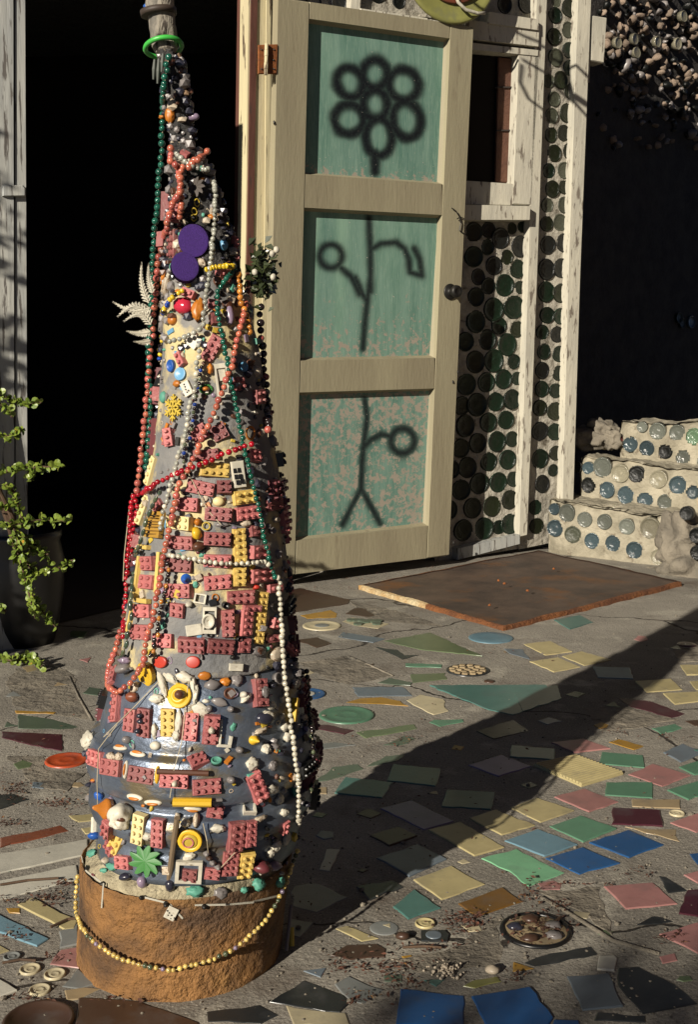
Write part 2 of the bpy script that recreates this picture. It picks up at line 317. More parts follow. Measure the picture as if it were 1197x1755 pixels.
for x, y, r in [(530, 5, 30), (592, 38, 45), (527, 72, 42), (588, 140, 40), (523, 172, 42), (592, 235, 40), (530, 270, 46), (597, 320, 40), (497, 380, 35), (553, 375, 43), (598, 430, 38), (524, 465, 38), (585, 530, 47), (510, 545, 40), (568, 625, 40), (508, 632, 38), (523, 720, 43), (597, 710, 43), (497, 802, 38), (570, 800, 43), (514, 888, 44), (570, 878, 34), (490, 965, 38), (572, 962, 40), (488, 1050, 40), (550, 1045, 42), (493, 1150, 46), (568, 1140, 46), (487, 1265, 52), (558, 1260, 50)]:
    bottle(*Z('W3', x, y), r * s * .96, WP, wn, -.025, R.choice(['bgrey', 'bo', 'bgrey', 'bg', 'bo', 'bgrey']) if y < 1100 else 'bdk', HOUSE, HB)
for x, y, r in [(485, 55, 52), (552, 62, 47), (490, 165, 42), (552, 170, 38), (467, 247, 37), (537, 255, 40), (474, 335, 40), (547, 347, 40), (467, 425, 40), (543, 437, 38), (465, 512, 40), (530, 520, 37), (455, 600, 40), (525, 613, 45), (455, 710, 48), (527, 713, 43), (455, 840, 48), (530, 813, 37), (518, 893, 30), (467, 957, 43), (435, 1067, 38), (440, 1155, 40)]:
    bottle(*Z('W4', x, y), r * s, WP, wn, -.025, R.choice(['bg', 'bo', 'bg', 'bdk']), HOUSE, HB)
for x, y, r in [(538, 2, 15), (582, 5, 15), (648, -8, 14), (685, 2, 13), (560, -32, 15), (866, 8, 15), (903, 6, 17), (880, -25, 16), (660, -45, 15), (845, -22, 12)]:
    bottle(x, y, r, WP, wn, -.029, 'bdk', HOUSE, HB)

# rough mortar faces laid round the bottles
def mortar_face(q, off, mat, nx, ny, holes, am=.006):
    V = []
    for j in range(ny + 1):
        for i in range(nx + 1):
            a, b = i / nx, j / ny
            x = (q[0][0] * (1 - a) + q[1][0] * a) * (1 - b) + (q[3][0] * (1 - a) + q[2][0] * a) * b; y = (q[0][1] * (1 - a) + q[1][1] * a) * (1 - b) + (q[3][1] * (1 - a) + q[2][1] * a) * b
            p = pl(x, y, WP + wn * off, wn); V.append(p + wn * am * (noise.noise(p * 14) + .6 * noise.noise(p * 45)))
    Fc = []
    for j in range(ny):
        for i in range(nx):
            f = (j * (nx + 1) + i, j * (nx + 1) + i + 1, (j + 1) * (nx + 1) + i + 1, (j + 1) * (nx + 1) + i); c = (V[f[0]] + V[f[2]]) / 2
            if any((c - p).length_squared < (r * .93) ** 2 for p, r in holes if abs(c.z - p.z) < r): continue
            Fc.append(f)
    us = sorted({i for f in Fc for i in f}); mp = {i: k for k, i in enumerate(us)}
    return obj('mortar_face', mesh('mortar_face', [V[i] - HB for i in us], [tuple(mp[i] for i in f) for f in Fc], MAT[mat], True), HOUSE)
mortar_face([(745, 372), (910, 374), (893, 940), (745, 965)], -.03, 'mortar', 78, 270, HOLES)
mortar_face([(922, -40), (1005, -40), (970, 925), (890, 942)], -.026, 'mortar', 40, 430, HOLES)
mortar_face([(530, -60), (928, -60), (926, 50), (530, 8)], -.03, 'mortar', 180, 50, HOLES)
# jamb, doorway post, interior shell
jp = DP - dn * .02
def jq(n_, q, off, th, mat): return hb(quad(n_, q, jp, dn, off, th, MAT[mat], HOUSE))
jq('jamb', [(443, -140), (478, -140), (473, 415), (455, 1000), (418, 1005), (434, 415)], .0, .10, 'jambcream')
jq('jamb_strip', [(458, -140), (466, -140), (462, 415), (440, 1000), (431, 1000), (454, 415)], .008, .006, 'jambcream')
jq('jamb', [(433, -140), (444, -140), (435, 415), (420, 1005), (408, 1006), (424, 415)], .006, .10, 'jambred')
jq('jamb_strip', [(428, -140), (434, -140), (425, 415), (410, 1006), (404, 1006), (421, 415)], .0, .06, 'jambcream')
pa = gp(27, 1112); pb = gp(404, 1006, 0)
pn = Vector((.45, -.9, 0)).normalized()
def pq(n_, q, off, th, mat): return hb(quad(n_, q, Vector((pa.x, pa.y, 0)), pn, off, th, MAT[mat], HOUSE))
pq('post', [(-14, -120), (22, -120), (25, 1130), (-12, 1130)], 0, .09, 'greywood'); pq('post', [(25, -120), (42, -120), (48, 1130), (27, 1130)], -.006, .09, 'greywood')
pq('nail_plate', [(4, 317), (40, 317), (44, 322), (44, 336), (4, 336)], .012, .014, 'greywood')
# shell of the dark room behind the opening
wl = pl(1017, 0, WP, wn); wl.z = 0; WH = pl(440, 300, WP, wn); WH.z = 0
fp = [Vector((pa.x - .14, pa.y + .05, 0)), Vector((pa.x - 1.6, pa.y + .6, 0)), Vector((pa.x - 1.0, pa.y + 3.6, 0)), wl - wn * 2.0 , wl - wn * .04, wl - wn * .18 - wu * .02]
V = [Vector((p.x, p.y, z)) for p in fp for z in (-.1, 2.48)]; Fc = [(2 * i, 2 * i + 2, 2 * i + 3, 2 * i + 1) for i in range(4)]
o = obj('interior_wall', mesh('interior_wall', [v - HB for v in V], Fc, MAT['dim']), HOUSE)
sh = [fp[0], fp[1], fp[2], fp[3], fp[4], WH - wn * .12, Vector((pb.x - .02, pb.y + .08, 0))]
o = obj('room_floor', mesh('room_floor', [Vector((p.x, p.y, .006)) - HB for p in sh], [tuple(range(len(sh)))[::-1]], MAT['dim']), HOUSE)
rf = [fp[0] + Vector((-.1, -.15, 0)), fp[1], fp[2], fp[3], fp[4] + wu * .01, WH + wn * .02 , Vector((pb.x, pb.y - .05, 0))]
n = len(rf); V = [Vector((p.x, p.y, z)) - HB for z in (2.45, 2.53) for p in rf]
Fc = [tuple(range(n)), tuple(range(n, 2 * n))[::-1]] + [(i, (i + 1) % n, n + (i + 1) % n, n + i) for i in range(n)]
obj('roof', mesh('roof', V, Fc, MAT['greywood']), HOUSE)
# unseen sloping end wall, shaped to cast the diagonal shade on the back wall
g0 = wl - wu * .06; pf = [(0, 1.9), (0, 2.82), (.22, 2.665), (.5, 2.465), (.7, 2.40), (2., 2.40), (2., 1.9)]
V = [g0 + wu * q - wn * d + Vector((0, 0, z)) - HB for q in (0, .055) for d, z in pf]; n = len(pf)
obj('shade_parapet', mesh('shade_parapet', V, [tuple(range(n)), tuple(range(n, 2 * n))[::-1]] + [(i, (i + 1) % n, n + (i + 1) % n, n + i) for i in range(n)], MAT['mortar']), HOUSE)
ot = [Vector((fp[0].x - .6, fp[0].y + .2, 0)), fp[0]]
V = [Vector((p.x, p.y, z)) - HB for p in ot for z in (0, 2.5)]; obj('wall', mesh('wall', V, [(0, 2, 3, 1)], MAT['mortar']), HOUSE)

# ------------------------------------------------------------------ door
DOOR = bpy.data.objects.new('door', None); link(DOOR, HOUSE); DOOR.empty_display_size = .05; DOOR.location = DP - HB
DOOR['label'] = 'cream panelled door standing open with a black sprayed flower and stems on green panels'
def dq(n_, q, off, th, mat, **k):
    o = quad(n_, q, DP, dn, off, th, MAT[mat] if isinstance(mat, str) else mat, DOOR, **k); o.location -= DP; return o
dq('stile', [(477, -5), (530, 3), (505, 985), (456, 991)], .036, .036, 'doorcream')
dq('stile', [(773.5, 40), (812, 46), (770, 952), (733, 957)], .036, .036, 'doorcream')
dq('rail', [(530.5, 3), (773, 40), (772, 66), (529.2, 32)], .0345, .034, 'doorcream')
dq('rail', [(522, 298), (759, 315), (762, 369), (520, 356)], .0345, .034, 'doorcream')
dq('rail', [(514.5, 618), (746.5, 613), (746.7, 666), (513, 673)], .0345, .034, 'doorcream')
dq('rail', [(507, 927), (734.5, 901), (732.5, 957), (505.5, 984.5)], .0345, .034, 'doorcream')
# bevelled beads round the openings
OP = [[(529, 32), (772, 66), (760, 315), (522, 298)], [(520, 356), (762, 369), (747, 613), (514, 618)], [(513, 673), (747, 666), (735, 901), (507, 927)]]
for o4 in OP:
    P4 = [pl(x, y, DP + dn * .030, dn) for x, y in o4]; c = sum(P4, Vector()) / 4
    I4 = [p + (c - p) * .035 for p in P4]; I4 = [p - dn * .026 for p in I4]
    P4 = [p + (p - c) * .012 for p in P4]
    for i in range(4):
        j = (i + 1) % 4; V = [P4[i], P4[j], I4[j], I4[i], P4[i] - dn * .03, P4[j] - dn * .03]
        bm = bmesh.new(); vv = [bm.verts.new(v - DP) for v in V]
        for f in ((0, 1, 2, 3), (4, 5, 1, 0), (4, 3, 2, 5), (0, 3, 4), (1, 5, 2)): bm.faces.new([vv[k] for k in f])
        bmesh.ops.recalc_face_normals(bm, faces=bm.faces); me = bpy.data.meshes.new('panel_bead'); bm.to_mesh(me); bm.free(); me.materials.append(MAT['doorcream']); obj('panel_bead', me, DOOR)
def panel_mat(name, peel, t, sc):
    m = M(name, (.165, .275, .225), (.095, .195, .155), 5, .62, bump=.12, bscale=60, bd=.003, stretch=(6, 6, .8), spec=.25)
    N, L, b = fin(m); base = b.inputs['Base Color'].links[0].from_socket; tc = N.new('ShaderNodeTexCoord')
    def nn(sc_, de=6, st=None):
        n = N.new('ShaderNodeTexNoise'); n.inputs['Scale'].default_value = sc_; n.inputs['Detail'].default_value = de; n.inputs['Roughness'].default_value = .74
        if st:
            mp = N.new('ShaderNodeMapping'); mp.inputs['Scale'].default_value = st; L.new(tc.outputs['Object'], mp.inputs[0]); L.new(mp.outputs[0], n.inputs['Vector'])
        else: L.new(tc.outputs['Object'], n.inputs['Vector'])
        return n.outputs['Fac']
    def math_(op, a, c):
        x = N.new('ShaderNodeMath'); x.operation = op
        for i, q in enumerate((a, c)):
            if isinstance(q, float): x.inputs[i].default_value = q
            else: L.new(q, x.inputs[i])
        return x.outputs[0]
    def mr(f, a, c, d=0., e=1.):
        r = N.new('ShaderNodeMapRange'); r.inputs[1].default_value = a; r.inputs[2].default_value = c; r.inputs[3].default_value = d; r.inputs[4].default_value = e; L.new(f, r.inputs[0]); return r.outputs[0]
    def mx(f, a, c):
        x = N.new('ShaderNodeMix'); x.data_type = 'RGBA'; L.new(f, x.inputs[0])
        for i, q in ((6, a), (7, c)):
            if isinstance(q, tuple): x.inputs[i].default_value = (*q, 1)
            else: L.new(q, x.inputs[i])
        return x.outputs[2]
    at = N.new('ShaderNodeAttribute'); at.attribute_name = 'spray'; wr = N.new('ShaderNodeAttribute'); wr.attribute_name = 'wear'; fo = N.new('ShaderNodeAttribute'); fo.attribute_name = 'pale'
    base = mx(mr(nn(60, 4, (5, 5, .35)), .50, .72, 0, .75), base, (.27, .38, .30))
    base = mx(math_('MULTIPLY', fo.outputs['Fac'], 1.), base, (.30, .46, .34))
    sp = math_('MULTIPLY', at.outputs['Fac'], mr(nn(120, 4), .30, .5, .9, 1.))
    base = mx(sp, base, (.004, .005, .008))
    p = math_('ADD', nn(sc, 8), math_('MULTIPLY', wr.outputs['Fac'], .5))
    pk = mr(p, t, t + .04)
    pk2 = math_('MULTIPLY', pk, mr(at.outputs['Fac'], .35, .75, 1., .0))
    base = mx(pk2, base, mx(nn(20), (.37, .33, .27), (.27, .235, .185)))
    fl = mr(math_('ADD', nn(95, 3), math_('MULTIPLY', wr.outputs['Fac'], .1)), .70, .73); base = mx(fl, base, (.46, .42, .36))
    L.new(base, b.inputs['Base Color']); return m
def seg(p, a, b):
    ax, ay = a; bx, by = b; dx, dy = bx - ax, by - ay; l = dx * dx + dy * dy
    t = 0 if l == 0 else max(0, min(1, ((p[0] - ax) * dx + (p[1] - ay) * dy) / l)); return math.hypot(p[0] - ax - t * dx, p[1] - ay - t * dy)
def ell(cx, cy, rx, ry, a=0, n=22):
    c, s_ = math.cos(rad(a)), math.sin(rad(a)); return [(cx + c * rx * math.cos(q) - s_ * ry * math.sin(q), cy + s_ * rx * math.cos(q) + c * ry * math.sin(q)) for q in [2 * math.pi * i / n for i in range(n + 1)]]
z1 = lambda l: [Z('G1', *p) for p in l]; z2 = lambda l: [Z('G2', *p) for p in l]
SPR = [[(z1(ell(662, 488, 58, 68)), 8.5), (z1(ell(662, 345, 58, 65)), 8), (z1(ell(795, 395, 68, 72, -20)), 8), (z1(ell(810, 560, 65, 85, -10)), 8), (z1(ell(680, 640, 62, 85)), 7.5), (z1(ell(540, 555, 68, 70)), 8), (z1(ell(545, 385, 60, 72, -25)), 8), (z1([(662, 715), (662, 800)]), 8)],
       [(z1([(632, 1015), (640, 1150), (640, 1360)]), 5), (z2([(640, -10), (630, 60), (615, 190), (605, 320)]), 5), (z1(ell(455, 1195, 52, 55)), 5.5), (z1([(505, 1250), (550, 1290), (590, 1370)]), 5), (z2([(570, -10), (600, 60), (622, 95)]), 5), (z1([(640, 1165), (690, 1135), (760, 1130), (800, 1160), (820, 1210), (825, 1270), (880, 1285), (870, 1210), (845, 1160)]), 5)],
       [(z2([(613, 555), (625, 640), (610, 760), (600, 860), (597, 975)]), 5), (z2([(605, 785), (640, 745), (690, 720), (740, 730)]), 5.5), (z2(ell(790, 750, 55, 58)), 6.5), (z2([(597, 975), (550, 1060), (510, 1140)]), 5), (z2([(597, 975), (640, 1050), (685, 1135)]), 5)]]
PM = [panel_mat('green_panel_paint', 1, .78, 40), panel_mat('green_panel_paint', 1, .69, 44), panel_mat('peeling_green_paint', 1, .525, 42)]
for k, q4 in enumerate(OP):
    nx, ny = 110, 120; Vv = []; spv = []; wv = []; fv = []
    q4b = q4
    for j in range(ny + 1):
        for i in range(nx + 1):
            a, b = i / nx, j / ny
            x = (q4b[0][0] * (1 - a) + q4b[1][0] * a) * (1 - b) + (q4b[3][0] * (1 - a) + q4b[2][0] * a) * b
            y = (q4b[0][1] * (1 - a) + q4b[1][1] * a) * (1 - b) + (q4b[3][1] * (1 - a) + q4b[2][1] * a) * b
            Vv.append(pl(x, y, DP + dn * .005, dn) - DP); v = 0
            for poly, wd in SPR[k]:
                dm = min(seg((x, y), poly[t], poly[t + 1]) for t in range(len(poly) - 1)); wj = wd * (1.5 if k == 0 else 1.5) * (1 + .25 * noise.noise(Vector((x * .05, y * .05, k))))
                if k == 0: e = 1 / (1 + math.exp((dm - wj * .85) / (wj * .17)))
                else: e = 1 / (1 + math.exp((dm - wj * .85) / (wj * .26)))
                v = max(v, e)
            spv.append(v)
            wv.append([max(0, (b - .82) / .18) * .62, max(0, (b - .45) / .55) * .35 + .06, .0 + .16 * max(0, (a + b - 1.3)) + .09 * (1 - b)][k])
            fv.append([.25 * (noise.noise(Vector((x * .02, y * .006, 3))) + .2), 0, 0][k] if k != 1 else max(0, (.55 * math.exp(-((a - .08) / .04) ** 2) + .55 * math.exp(-((a - .28) / .05) ** 2) + .25 * math.exp(-((a - .6) / .25) ** 2)) * (1 - b * .6)))
    Fc = [(j * (nx + 1) + i, j * (nx + 1) + i + 1, (j + 1) * (nx + 1) + i + 1, (j + 1) * (nx + 1) + i) for j in range(ny) for i in range(nx)]
    me = mesh('panel', Vv, Fc, PM[k])
    for nm, dat in (('spray', spv), ('wear', wv), ('pale', fv)):
        at = me.attributes.new(nm, 'FLOAT', 'POINT'); at.data.foreach_set('value', dat)
    o = obj('panel', me, DOOR)
    o['label'] = ['green panel with a black spray painted six petal flower', 'green panel with a sprayed stem and two drooping buds', 'peeling green panel with a sprayed stick plant'][k]
# backing, hinge, knob, latch
dq('door_back', [(478, -4), (811, 47), (769, 951), (457, 990)], -.001, .006, 'doorcream')
dq('hinge', [Z('G1', 117, 208), Z('G1', 208, 205), Z('G1', 204, 345), Z('G1', 116, 345)], .040, .005, 'rust')
m = MB(); a = pl(*Z('G1', 155, 203), DP + dn * .046, dn) - DP; b = pl(*Z('G1', 152, 350), DP + dn * .046, dn) - DP
for i in range(5): m.tube([a.lerp(b, i / 5 + .004), a.lerp(b, (i + 1) / 5 - .004)], .007 if i % 2 else .0062, 8)
m.build('hinge_pin', MAT['jambcream'], DOOR)
for x, y in ((132, 232), (190, 232), (132, 322), (190, 322), (188, 280)):
    m = MB(); p = pl(*Z('G1', x, y), DP + dn * .0405, dn) - DP; m.blob(p, .0035, 1, 0, 1); m.build('screw', MAT['iron'], DOOR)
kp = pl(772, 500, DP + dn * .037, dn) - DP; kq = dn.to_track_quat('Z', 'Y').to_matrix().to_4x4()
m = MB(); m.lathe([(.030, 0), (.030, .003), (.026, .006), (.014, .007), (.012, .02), (.02, .026), (.024, .036), (.022, .046), (.013, .05), (.010, .047), (.001, .047)], 20, Matrix.Translation(kp) @ kq); m.build('door_knob', MAT['iron'], DOOR, True)
m = MB(); m.tube([pl(*Z('G1', x, y), DP + dn * .043, dn) - DP for x, y in ((1020, 970), (1040, 985), (1055, 1010), (1062, 1040), (1055, 1075), (1070, 1085), (1085, 1095))], .0022, 5); m.tube([pl(*Z('G1', x, y), DP + dn * .043, dn) - DP for x, y in ((1045, 1020), (1060, 1012), (1078, 1020))], .002, 5); m.build('latch_hook', MAT['iron'], DOOR)
for x, y in ((785, 638), (777, 655), (470, 210), (778, 930)):
    m = MB(); m.blob(pl(x, y, DP + dn * .036, dn) - DP, (.004, .004, .008), x, .4, 1); m.build('nail', MAT['iron'], DOOR)
# ------------------------------------------------------------------ mosaic set in the paving
def tile(name, reg, pts, mat, h=.004, rough=0., bev=.0022):
    A = [gp(*Z(reg, x, y)) for x, y in pts]
    if rough:
        B = []
        for i, p in enumerate(A):
            q = A[(i + 1) % len(A)]; L_ = (q - p).length; n = max(1, int(L_ / .018)); t = (q - p); pr = Vector((-t.y, t.x, 0)).normalized()
            for k in range(n): B.append(p.lerp(q, k / n) + (pr * R.gauss(0, rough) if k else Vector()))
        A = B
    c = sum(A, Vector()) / len(A); k = len(A); V = []
    tx, ty = R.uniform(-.012, .012), R.uniform(-.012, .012); h *= R.uniform(.85, 1.3)
    for ins, z in ((0, -.008), (0, h - bev * .6), (bev * .45, h - bev * .15), (bev, h)):
        for p in A:
            d = p - c; q = d * (1 - ins / max(d.length, .01)); V.append(Vector((q.x, q.y, z + (q.x * tx + q.y * ty if z > 0 else 0))))
    Fc = [tuple(3 * k + i for i in range(k))]
    for j in range(3):
        for i in range(k): Fc.append((j * k + i, j * k + (i + 1) % k, (j + 1) * k + (i + 1) % k, (j + 1) * k + i))
    bm = bmesh.new(); vv = [bm.verts.new(v) for v in V]
    for f in Fc: bm.faces.new([vv[i] for i in f])
    bmesh.ops.recalc_face_normals(bm, faces=bm.faces)
    me = bpy.data.meshes.new(name); bm.to_mesh(me); bm.free(); me.materials.append(MAT[mat]); return obj(name, me, GROUND, Vector((c.x, c.y, 0)))
T = [('A', 'ochre', 's', [(165, 345), (320, 318), (355, 335), (345, 355), (200, 360)]), ('A', 'brown', 's', [(395, 335), (440, 308), (490, 305), (550, 345), (520, 352)]), ('A', 'cream', 's', [(380, 375), (430, 355), (620, 388), (565, 412), (440, 395)]),
 ('A', 'greyblue', 's', [(355, 455), (380, 428), (600, 465), (540, 485)]), ('A', 'palegreen', 's', [(590, 475), (830, 430), (1100, 555), (780, 520)]), ('A', 'brown', 's', [(140, 470), (250, 455), (325, 488), (250, 510)]),
 ('A', 'dark', 's', [(550, 505), (600, 515), (660, 520), (700, 550), (775, 548), (690, 570), (640, 545)]), ('A', 'brown', 's', [(100, 215), (160, 205), (420, 265), (410, 285), (100, 335)]), ('A', 'green', 's', [(705, 590), (895, 597), (890, 613), (705, 607)]),
 ('A', 'palegreen', 's', [(730, 645), (910, 640), (920, 672), (740, 690)]), ('A', 'sage', 's', [(560, 690), (620, 665), (740, 690), (730, 705)]), ('A', 'greyblue', 's', [(432, 713), (690, 710), (740, 757), (460, 760)]),
 ('A', 'ochre', 's', [(395, 790), (470, 770), (580, 765), (680, 785), (720, 810), (600, 800), (480, 795)]), ('A', 'cream', 's', [(710, 780), (780, 750), (900, 775), (905, 800), (925, 835), (850, 855), (790, 825)]), ('P', 'teal', 's', [(737, 1176), (955, 1173), (970, 1195), (880, 1226), (838, 1217)]),
 ('A', 'maroon', 's', [(215, 903), (300, 905), (440, 935), (390, 955), (240, 925)]), ('A', 'palegreen', 's', [(450, 945), (750, 903), (765, 925), (500, 975)]), ('A', 'green', 's', [(825, 893), (850, 880), (1000, 878), (1005, 890), (880, 915)]), ('A', 'grey', 's', [(250, 1005), (340, 995), (450, 1010), (260, 1035)]),
 ('B', 'teal', 't', [(460, 190), (590, 163), (660, 200), (540, 237)]), ('B', 'yellow', 't', [(303, 312), (440, 297), (553, 352), (415, 370)]), ('B', 'yellow', 't', [(500, 375), (600, 350), (753, 395), (615, 423)]), ('B', 'yellow', 't', [(333, 403), (480, 380), (595, 430), (460, 457)]),
 ('B', 'lightblue', 't', [(657, 428), (847, 433), (867, 492), (685, 485)]), ('B', 'yellow', 't', [(875, 505), (1060, 492), (1118, 547), (935, 560)]), ('B', 'yellow', 't', [(1018, 567), (1197, 557), (1260, 600), (1080, 623)]), ('B', 'yellow', 't', [(1107, 420), (1250, 417), (1270, 468), (1140, 472)]), ('B', 'yellow', 't', [(1155, 505), (1260, 498), (1290, 540), (1190, 548)]),
 ('B', 'greyblue', 's', [(200, 335), (300, 338), (335, 390), (230, 360)]), ('B', 'maroon', 's', [(790, 590), (950, 605), (1130, 670), (1060, 690), (860, 635)]), ('B', 'green', 's', [(960, 745), (1080, 720), (1120, 742), (1010, 777)]), ('B', 'ochre', 's', [(740, 815), (790, 800), (920, 835), (870, 855)]),
 ('B', 'pink', 't', [(445, 820), (610, 800), (750, 850), (565, 872)]), ('B', 'greyblue', 't', [(1020, 870), (1120, 825), (1230, 870), (1110, 920)]), ('B', 'green', 't', [(705, 868), (915, 885), (925, 948), (690, 927)]), ('B', 'green', 't', [(1100, 945), (1197, 915), (1300, 960), (1180, 985)]),
 ('B', 'lavender', 't', [(18, 935), (190, 880), (345, 940), (175, 993)]), ('B', 'teal', 't', [(240, 832), (465, 850), (462, 908), (232, 892)]), ('B', 'pink', 't', [(840, 982), (965, 930), (1160, 988), (1015, 1043)]), ('B', 'brown', 's', [(1130, 705), (1197, 700), (1250, 730), (1180, 730)]),
 ('D', 'green', 't', [(728, 155), (965, 155), (965, 235), (722, 220)]), ('D', 'green', 't', [(1040, 195), (1197, 150), (1300, 200), (1150, 245)]), ('D', 'pink', 't', [(460, 230), (615, 185), (790, 255), (640, 307)]), ('D', 'yellow', 't', [(230, 285), (370, 235), (562, 300), (390, 360)]),
 ('D', 'yellow', 't', [(25, 340), (160, 295), (362, 375), (190, 425)]), ('P', 'yellow', 't', [(734, 1424), (789, 1409), (865, 1453), (814, 1468)]), ('D', 'green', 't', [(435, 380), (595, 325), (780, 393), (610, 462)]), ('D', 'lightblue', 't', [(205, 455), (375, 395), (580, 475), (410, 535)]),
 ('D', 'blue', 't', [(640, 465), (840, 400), (1023, 475), (845, 542)]), ('D', 'blue', 't', [(415, 545), (605, 490), (797, 570), (590, 627)]), ('D', 'maroon', 't', [(760, 285), (1003, 298), (1018, 382), (755, 370)]), ('D', 'tan', 't', [(857, 242), (1107, 245), (1108, 290), (860, 278)]),
 ('D', 'tan', 's', [(822, 382), (950, 395), (1088, 395), (1105, 458)]), ('D', 'pink', 't', [(1055, 362), (1197, 315), (1300, 360), (1190, 412)]), ('D', 'mint', 's', [(85, 545), (265, 495), (513, 617), (330, 688), (230, 610)]), ('D', 'pink', 't', [(715, 690), (965, 670), (1093, 778), (828, 805)]),
 ('D', 'dark', 's', [(997, 635), (1030, 640), (1140, 710), (1045, 722)]), ('D', 'maroon', 't', [(1145, 710), (1210, 705), (1260, 800), (1200, 843), (1100, 828)]), ('D', 'pink', 't', [(1125, 630), (1197, 612), (1240, 650), (1197, 672)]), ('D', 'dark', 's', [(885, 885), (960, 840), (1000, 842), (1070, 868), (1000, 880)]),
 ('D', 'pink', 't', [(1000, 935), (1197, 875), (1300, 960), (1197, 1032)]), ('D', 'dark', 's', [(305, 1080), (440, 1030), (650, 997), (685, 1035), (480, 1080), (360, 1097)]), ('D', 'white', 't', [(690, 1048), (770, 1045), (785, 1060), (770, 1123), (680, 1115)]), ('D', 'deepblue', 't', [(35, 1255), (335, 1210), (455, 1365), (420, 1420), (115, 1420)]),
 ('D', 'greyblue', 't', [(525, 1150), (740, 1135), (815, 1305), (605, 1325)]), ('D', 'dark', 's', [(790, 1105), (890, 1100), (1080, 1190), (1197, 1290), (1100, 1310), (915, 1343), (790, 1200)]), ('D', 'dark', 's', [(680, 1335), (930, 1355), (930, 1385), (665, 1375)]), ('D', 'deepblue', 't', [(460, 1375), (585, 1378), (600, 1440), (440, 1440)]),
 ('P', 'amber', 't', [(786, 1550), (862, 1522), (896, 1546), (819, 1572)]), ('D', 'blue', 's', [(1155, 520), (1197, 515), (1230, 550), (1197, 575)]),
 ('C', 'teal', 't', [(640, 62), (885, 88), (857, 175), (610, 148)]), ('C', 'teal', 't', [(340, 210), (395, 130), (640, 155), (585, 235)]), ('C', 'sage', 's', [(240, 150), (330, 75), (460, 60), (490, 85), (300, 145)]), ('C', 'sage', 's', [(505, 72), (600, 20), (700, 10), (660, 45)]),
 ('C', 'teal', 't', [(918, 193), (1163, 205), (1143, 295), (890, 280)]), ('C', 'lavender', 't', [(575, 290), (735, 248), (955, 355), (800, 398)]), ('C', 'brown', 't', [(520, 430), (670, 382), (765, 430), (620, 482)]), ('C', 'greyblue', 't', [(555, 545), (765, 473), (915, 550), (725, 640)]),
 ('C', 'white', 't', [(300, 498), (370, 500), (315, 612), (263, 605)]), ('C', 'grey', 's', [(130, 685), (240, 672), (410, 745), (250, 822), (120, 790)]), ('C', 'grey', 's', [(110, 850), (235, 872), (160, 950), (120, 940)]), ('C', 'yellow', 't', [(745, 655), (940, 583), (1113, 677), (890, 757), (840, 720)]),
 ('C', 'teal', 't', [(640, 795), (750, 705), (885, 800), (720, 858)]), ('C', 'yellow', 's', [(345, 905), (400, 890), (567, 955), (480, 970)]), ('C', 'dark', 't', [(783, 915), (910, 915), (933, 940), (920, 975), (785, 970)]), ('C', 'brown', 's', [(320, 1040), (400, 990), (560, 985), (605, 1010), (600, 1050), (420, 1065)]),
 ('C', 'dark', 's', [(5, 1280), (180, 1170), (390, 1250), (420, 1285), (370, 1335)]), ('C', 'cream', 's', [(90, 1297), (130, 1310), (400, 1340), (420, 1400), (130, 1400)]), ('C', 'grey', 's', [(340, 1190), (410, 1150), (590, 1220), (490, 1290), (430, 1280)]), ('C', 'deepblue', 't', [(680, 1215), (1005, 1250), (1005, 1410), (655, 1400)]),
 ('C', 'olive', 's', [(1000, 1200), (1050, 1170), (1180, 1150), (1197, 1175), (1060, 1210)]), ('E', 'ochre', 's', [(65, 360), (250, 368), (240, 375), (70, 372)]), ('E', 'sage', 's', [(80, 378), (240, 400), (380, 437), (260, 443), (80, 440)]), ('E', 'maroon', 's', [(5, 452), (278, 465), (275, 540), (140, 515), (5, 480)]),
 ('E', 'dark', 's', [(-20, 735), (60, 730), (130, 755), (-20, 805)]), ('E', 'yellow', 's', [(305, 828), (420, 820), (420, 850), (350, 857)]), ('E', 'yellow', 's', [(360, 885), (440, 875), (440, 905), (380, 910)]), ('E', 'terracotta', 's', [(0, 930), (270, 870), (308, 895), (150, 935), (0, 972)]),
 ('E', 'white', 't', [(-20, 1004), (390, 935), (395, 985), (380, 1005), (-20, 1090)]), ('E', 'white', 't', [(-20, 1124), (340, 1050), (350, 1110), (-20, 1212)]), ('E', 'yellow', 't', [(78, 1228), (140, 1198), (345, 1303), (330, 1335), (290, 1340)]), ('E', 'lightblue', 't', [(-20, 1265), (215, 1380), (165, 1412), (-20, 1345)]),
 ('E', 'yellow', 's', [(-15, 1400), (40, 1430), (-15, 1448)]), ('E', 'pink', 's', [(220, 1490), (270, 1425), (350, 1412), (350, 1508)]), ('E', 'white', 't', [(-15, 1555), (75, 1610), (-15, 1645)]), ('T5', 'brown', 't', [(65, 915), (330, 930), (600, 1028), (600, 1060), (45, 1060)]), ('T5', 'dark', 's', [(635, 975), (870, 945), (955, 990), (880, 1028), (640, 1020)]),
 ('T5', 'tan', 's', [(0, 880), (90, 865), (160, 872), (60, 920), (10, 925)]), ('E', 'grey', 't', [(262, 1345), (345, 1310), (350, 1402), (265, 1420)]), ('E', 'grey', 's', [(275, 1590), (345, 1510), (430, 1575), (350, 1600)]),
 ('A', 'sage', 's', [(590, 1010), (700, 960), (760, 975), (680, 1010)]), ('B', 'dark', 's', [(60, 760), (250, 700), (330, 760), (150, 800)]), ('B', 'teal', 's', [(255, 560), (480, 520), (500, 590), (300, 660)]), ('C', 'dark', 's', [(450, 690), (640, 655), (700, 690), (520, 760)])]
for reg, mt, kd, pts in T:
    tile('tile' if kd == 't' else 'shard', reg, pts, mt, .0022 if kd == 't' else .0012, .0010 if kd == 't' else .0018)
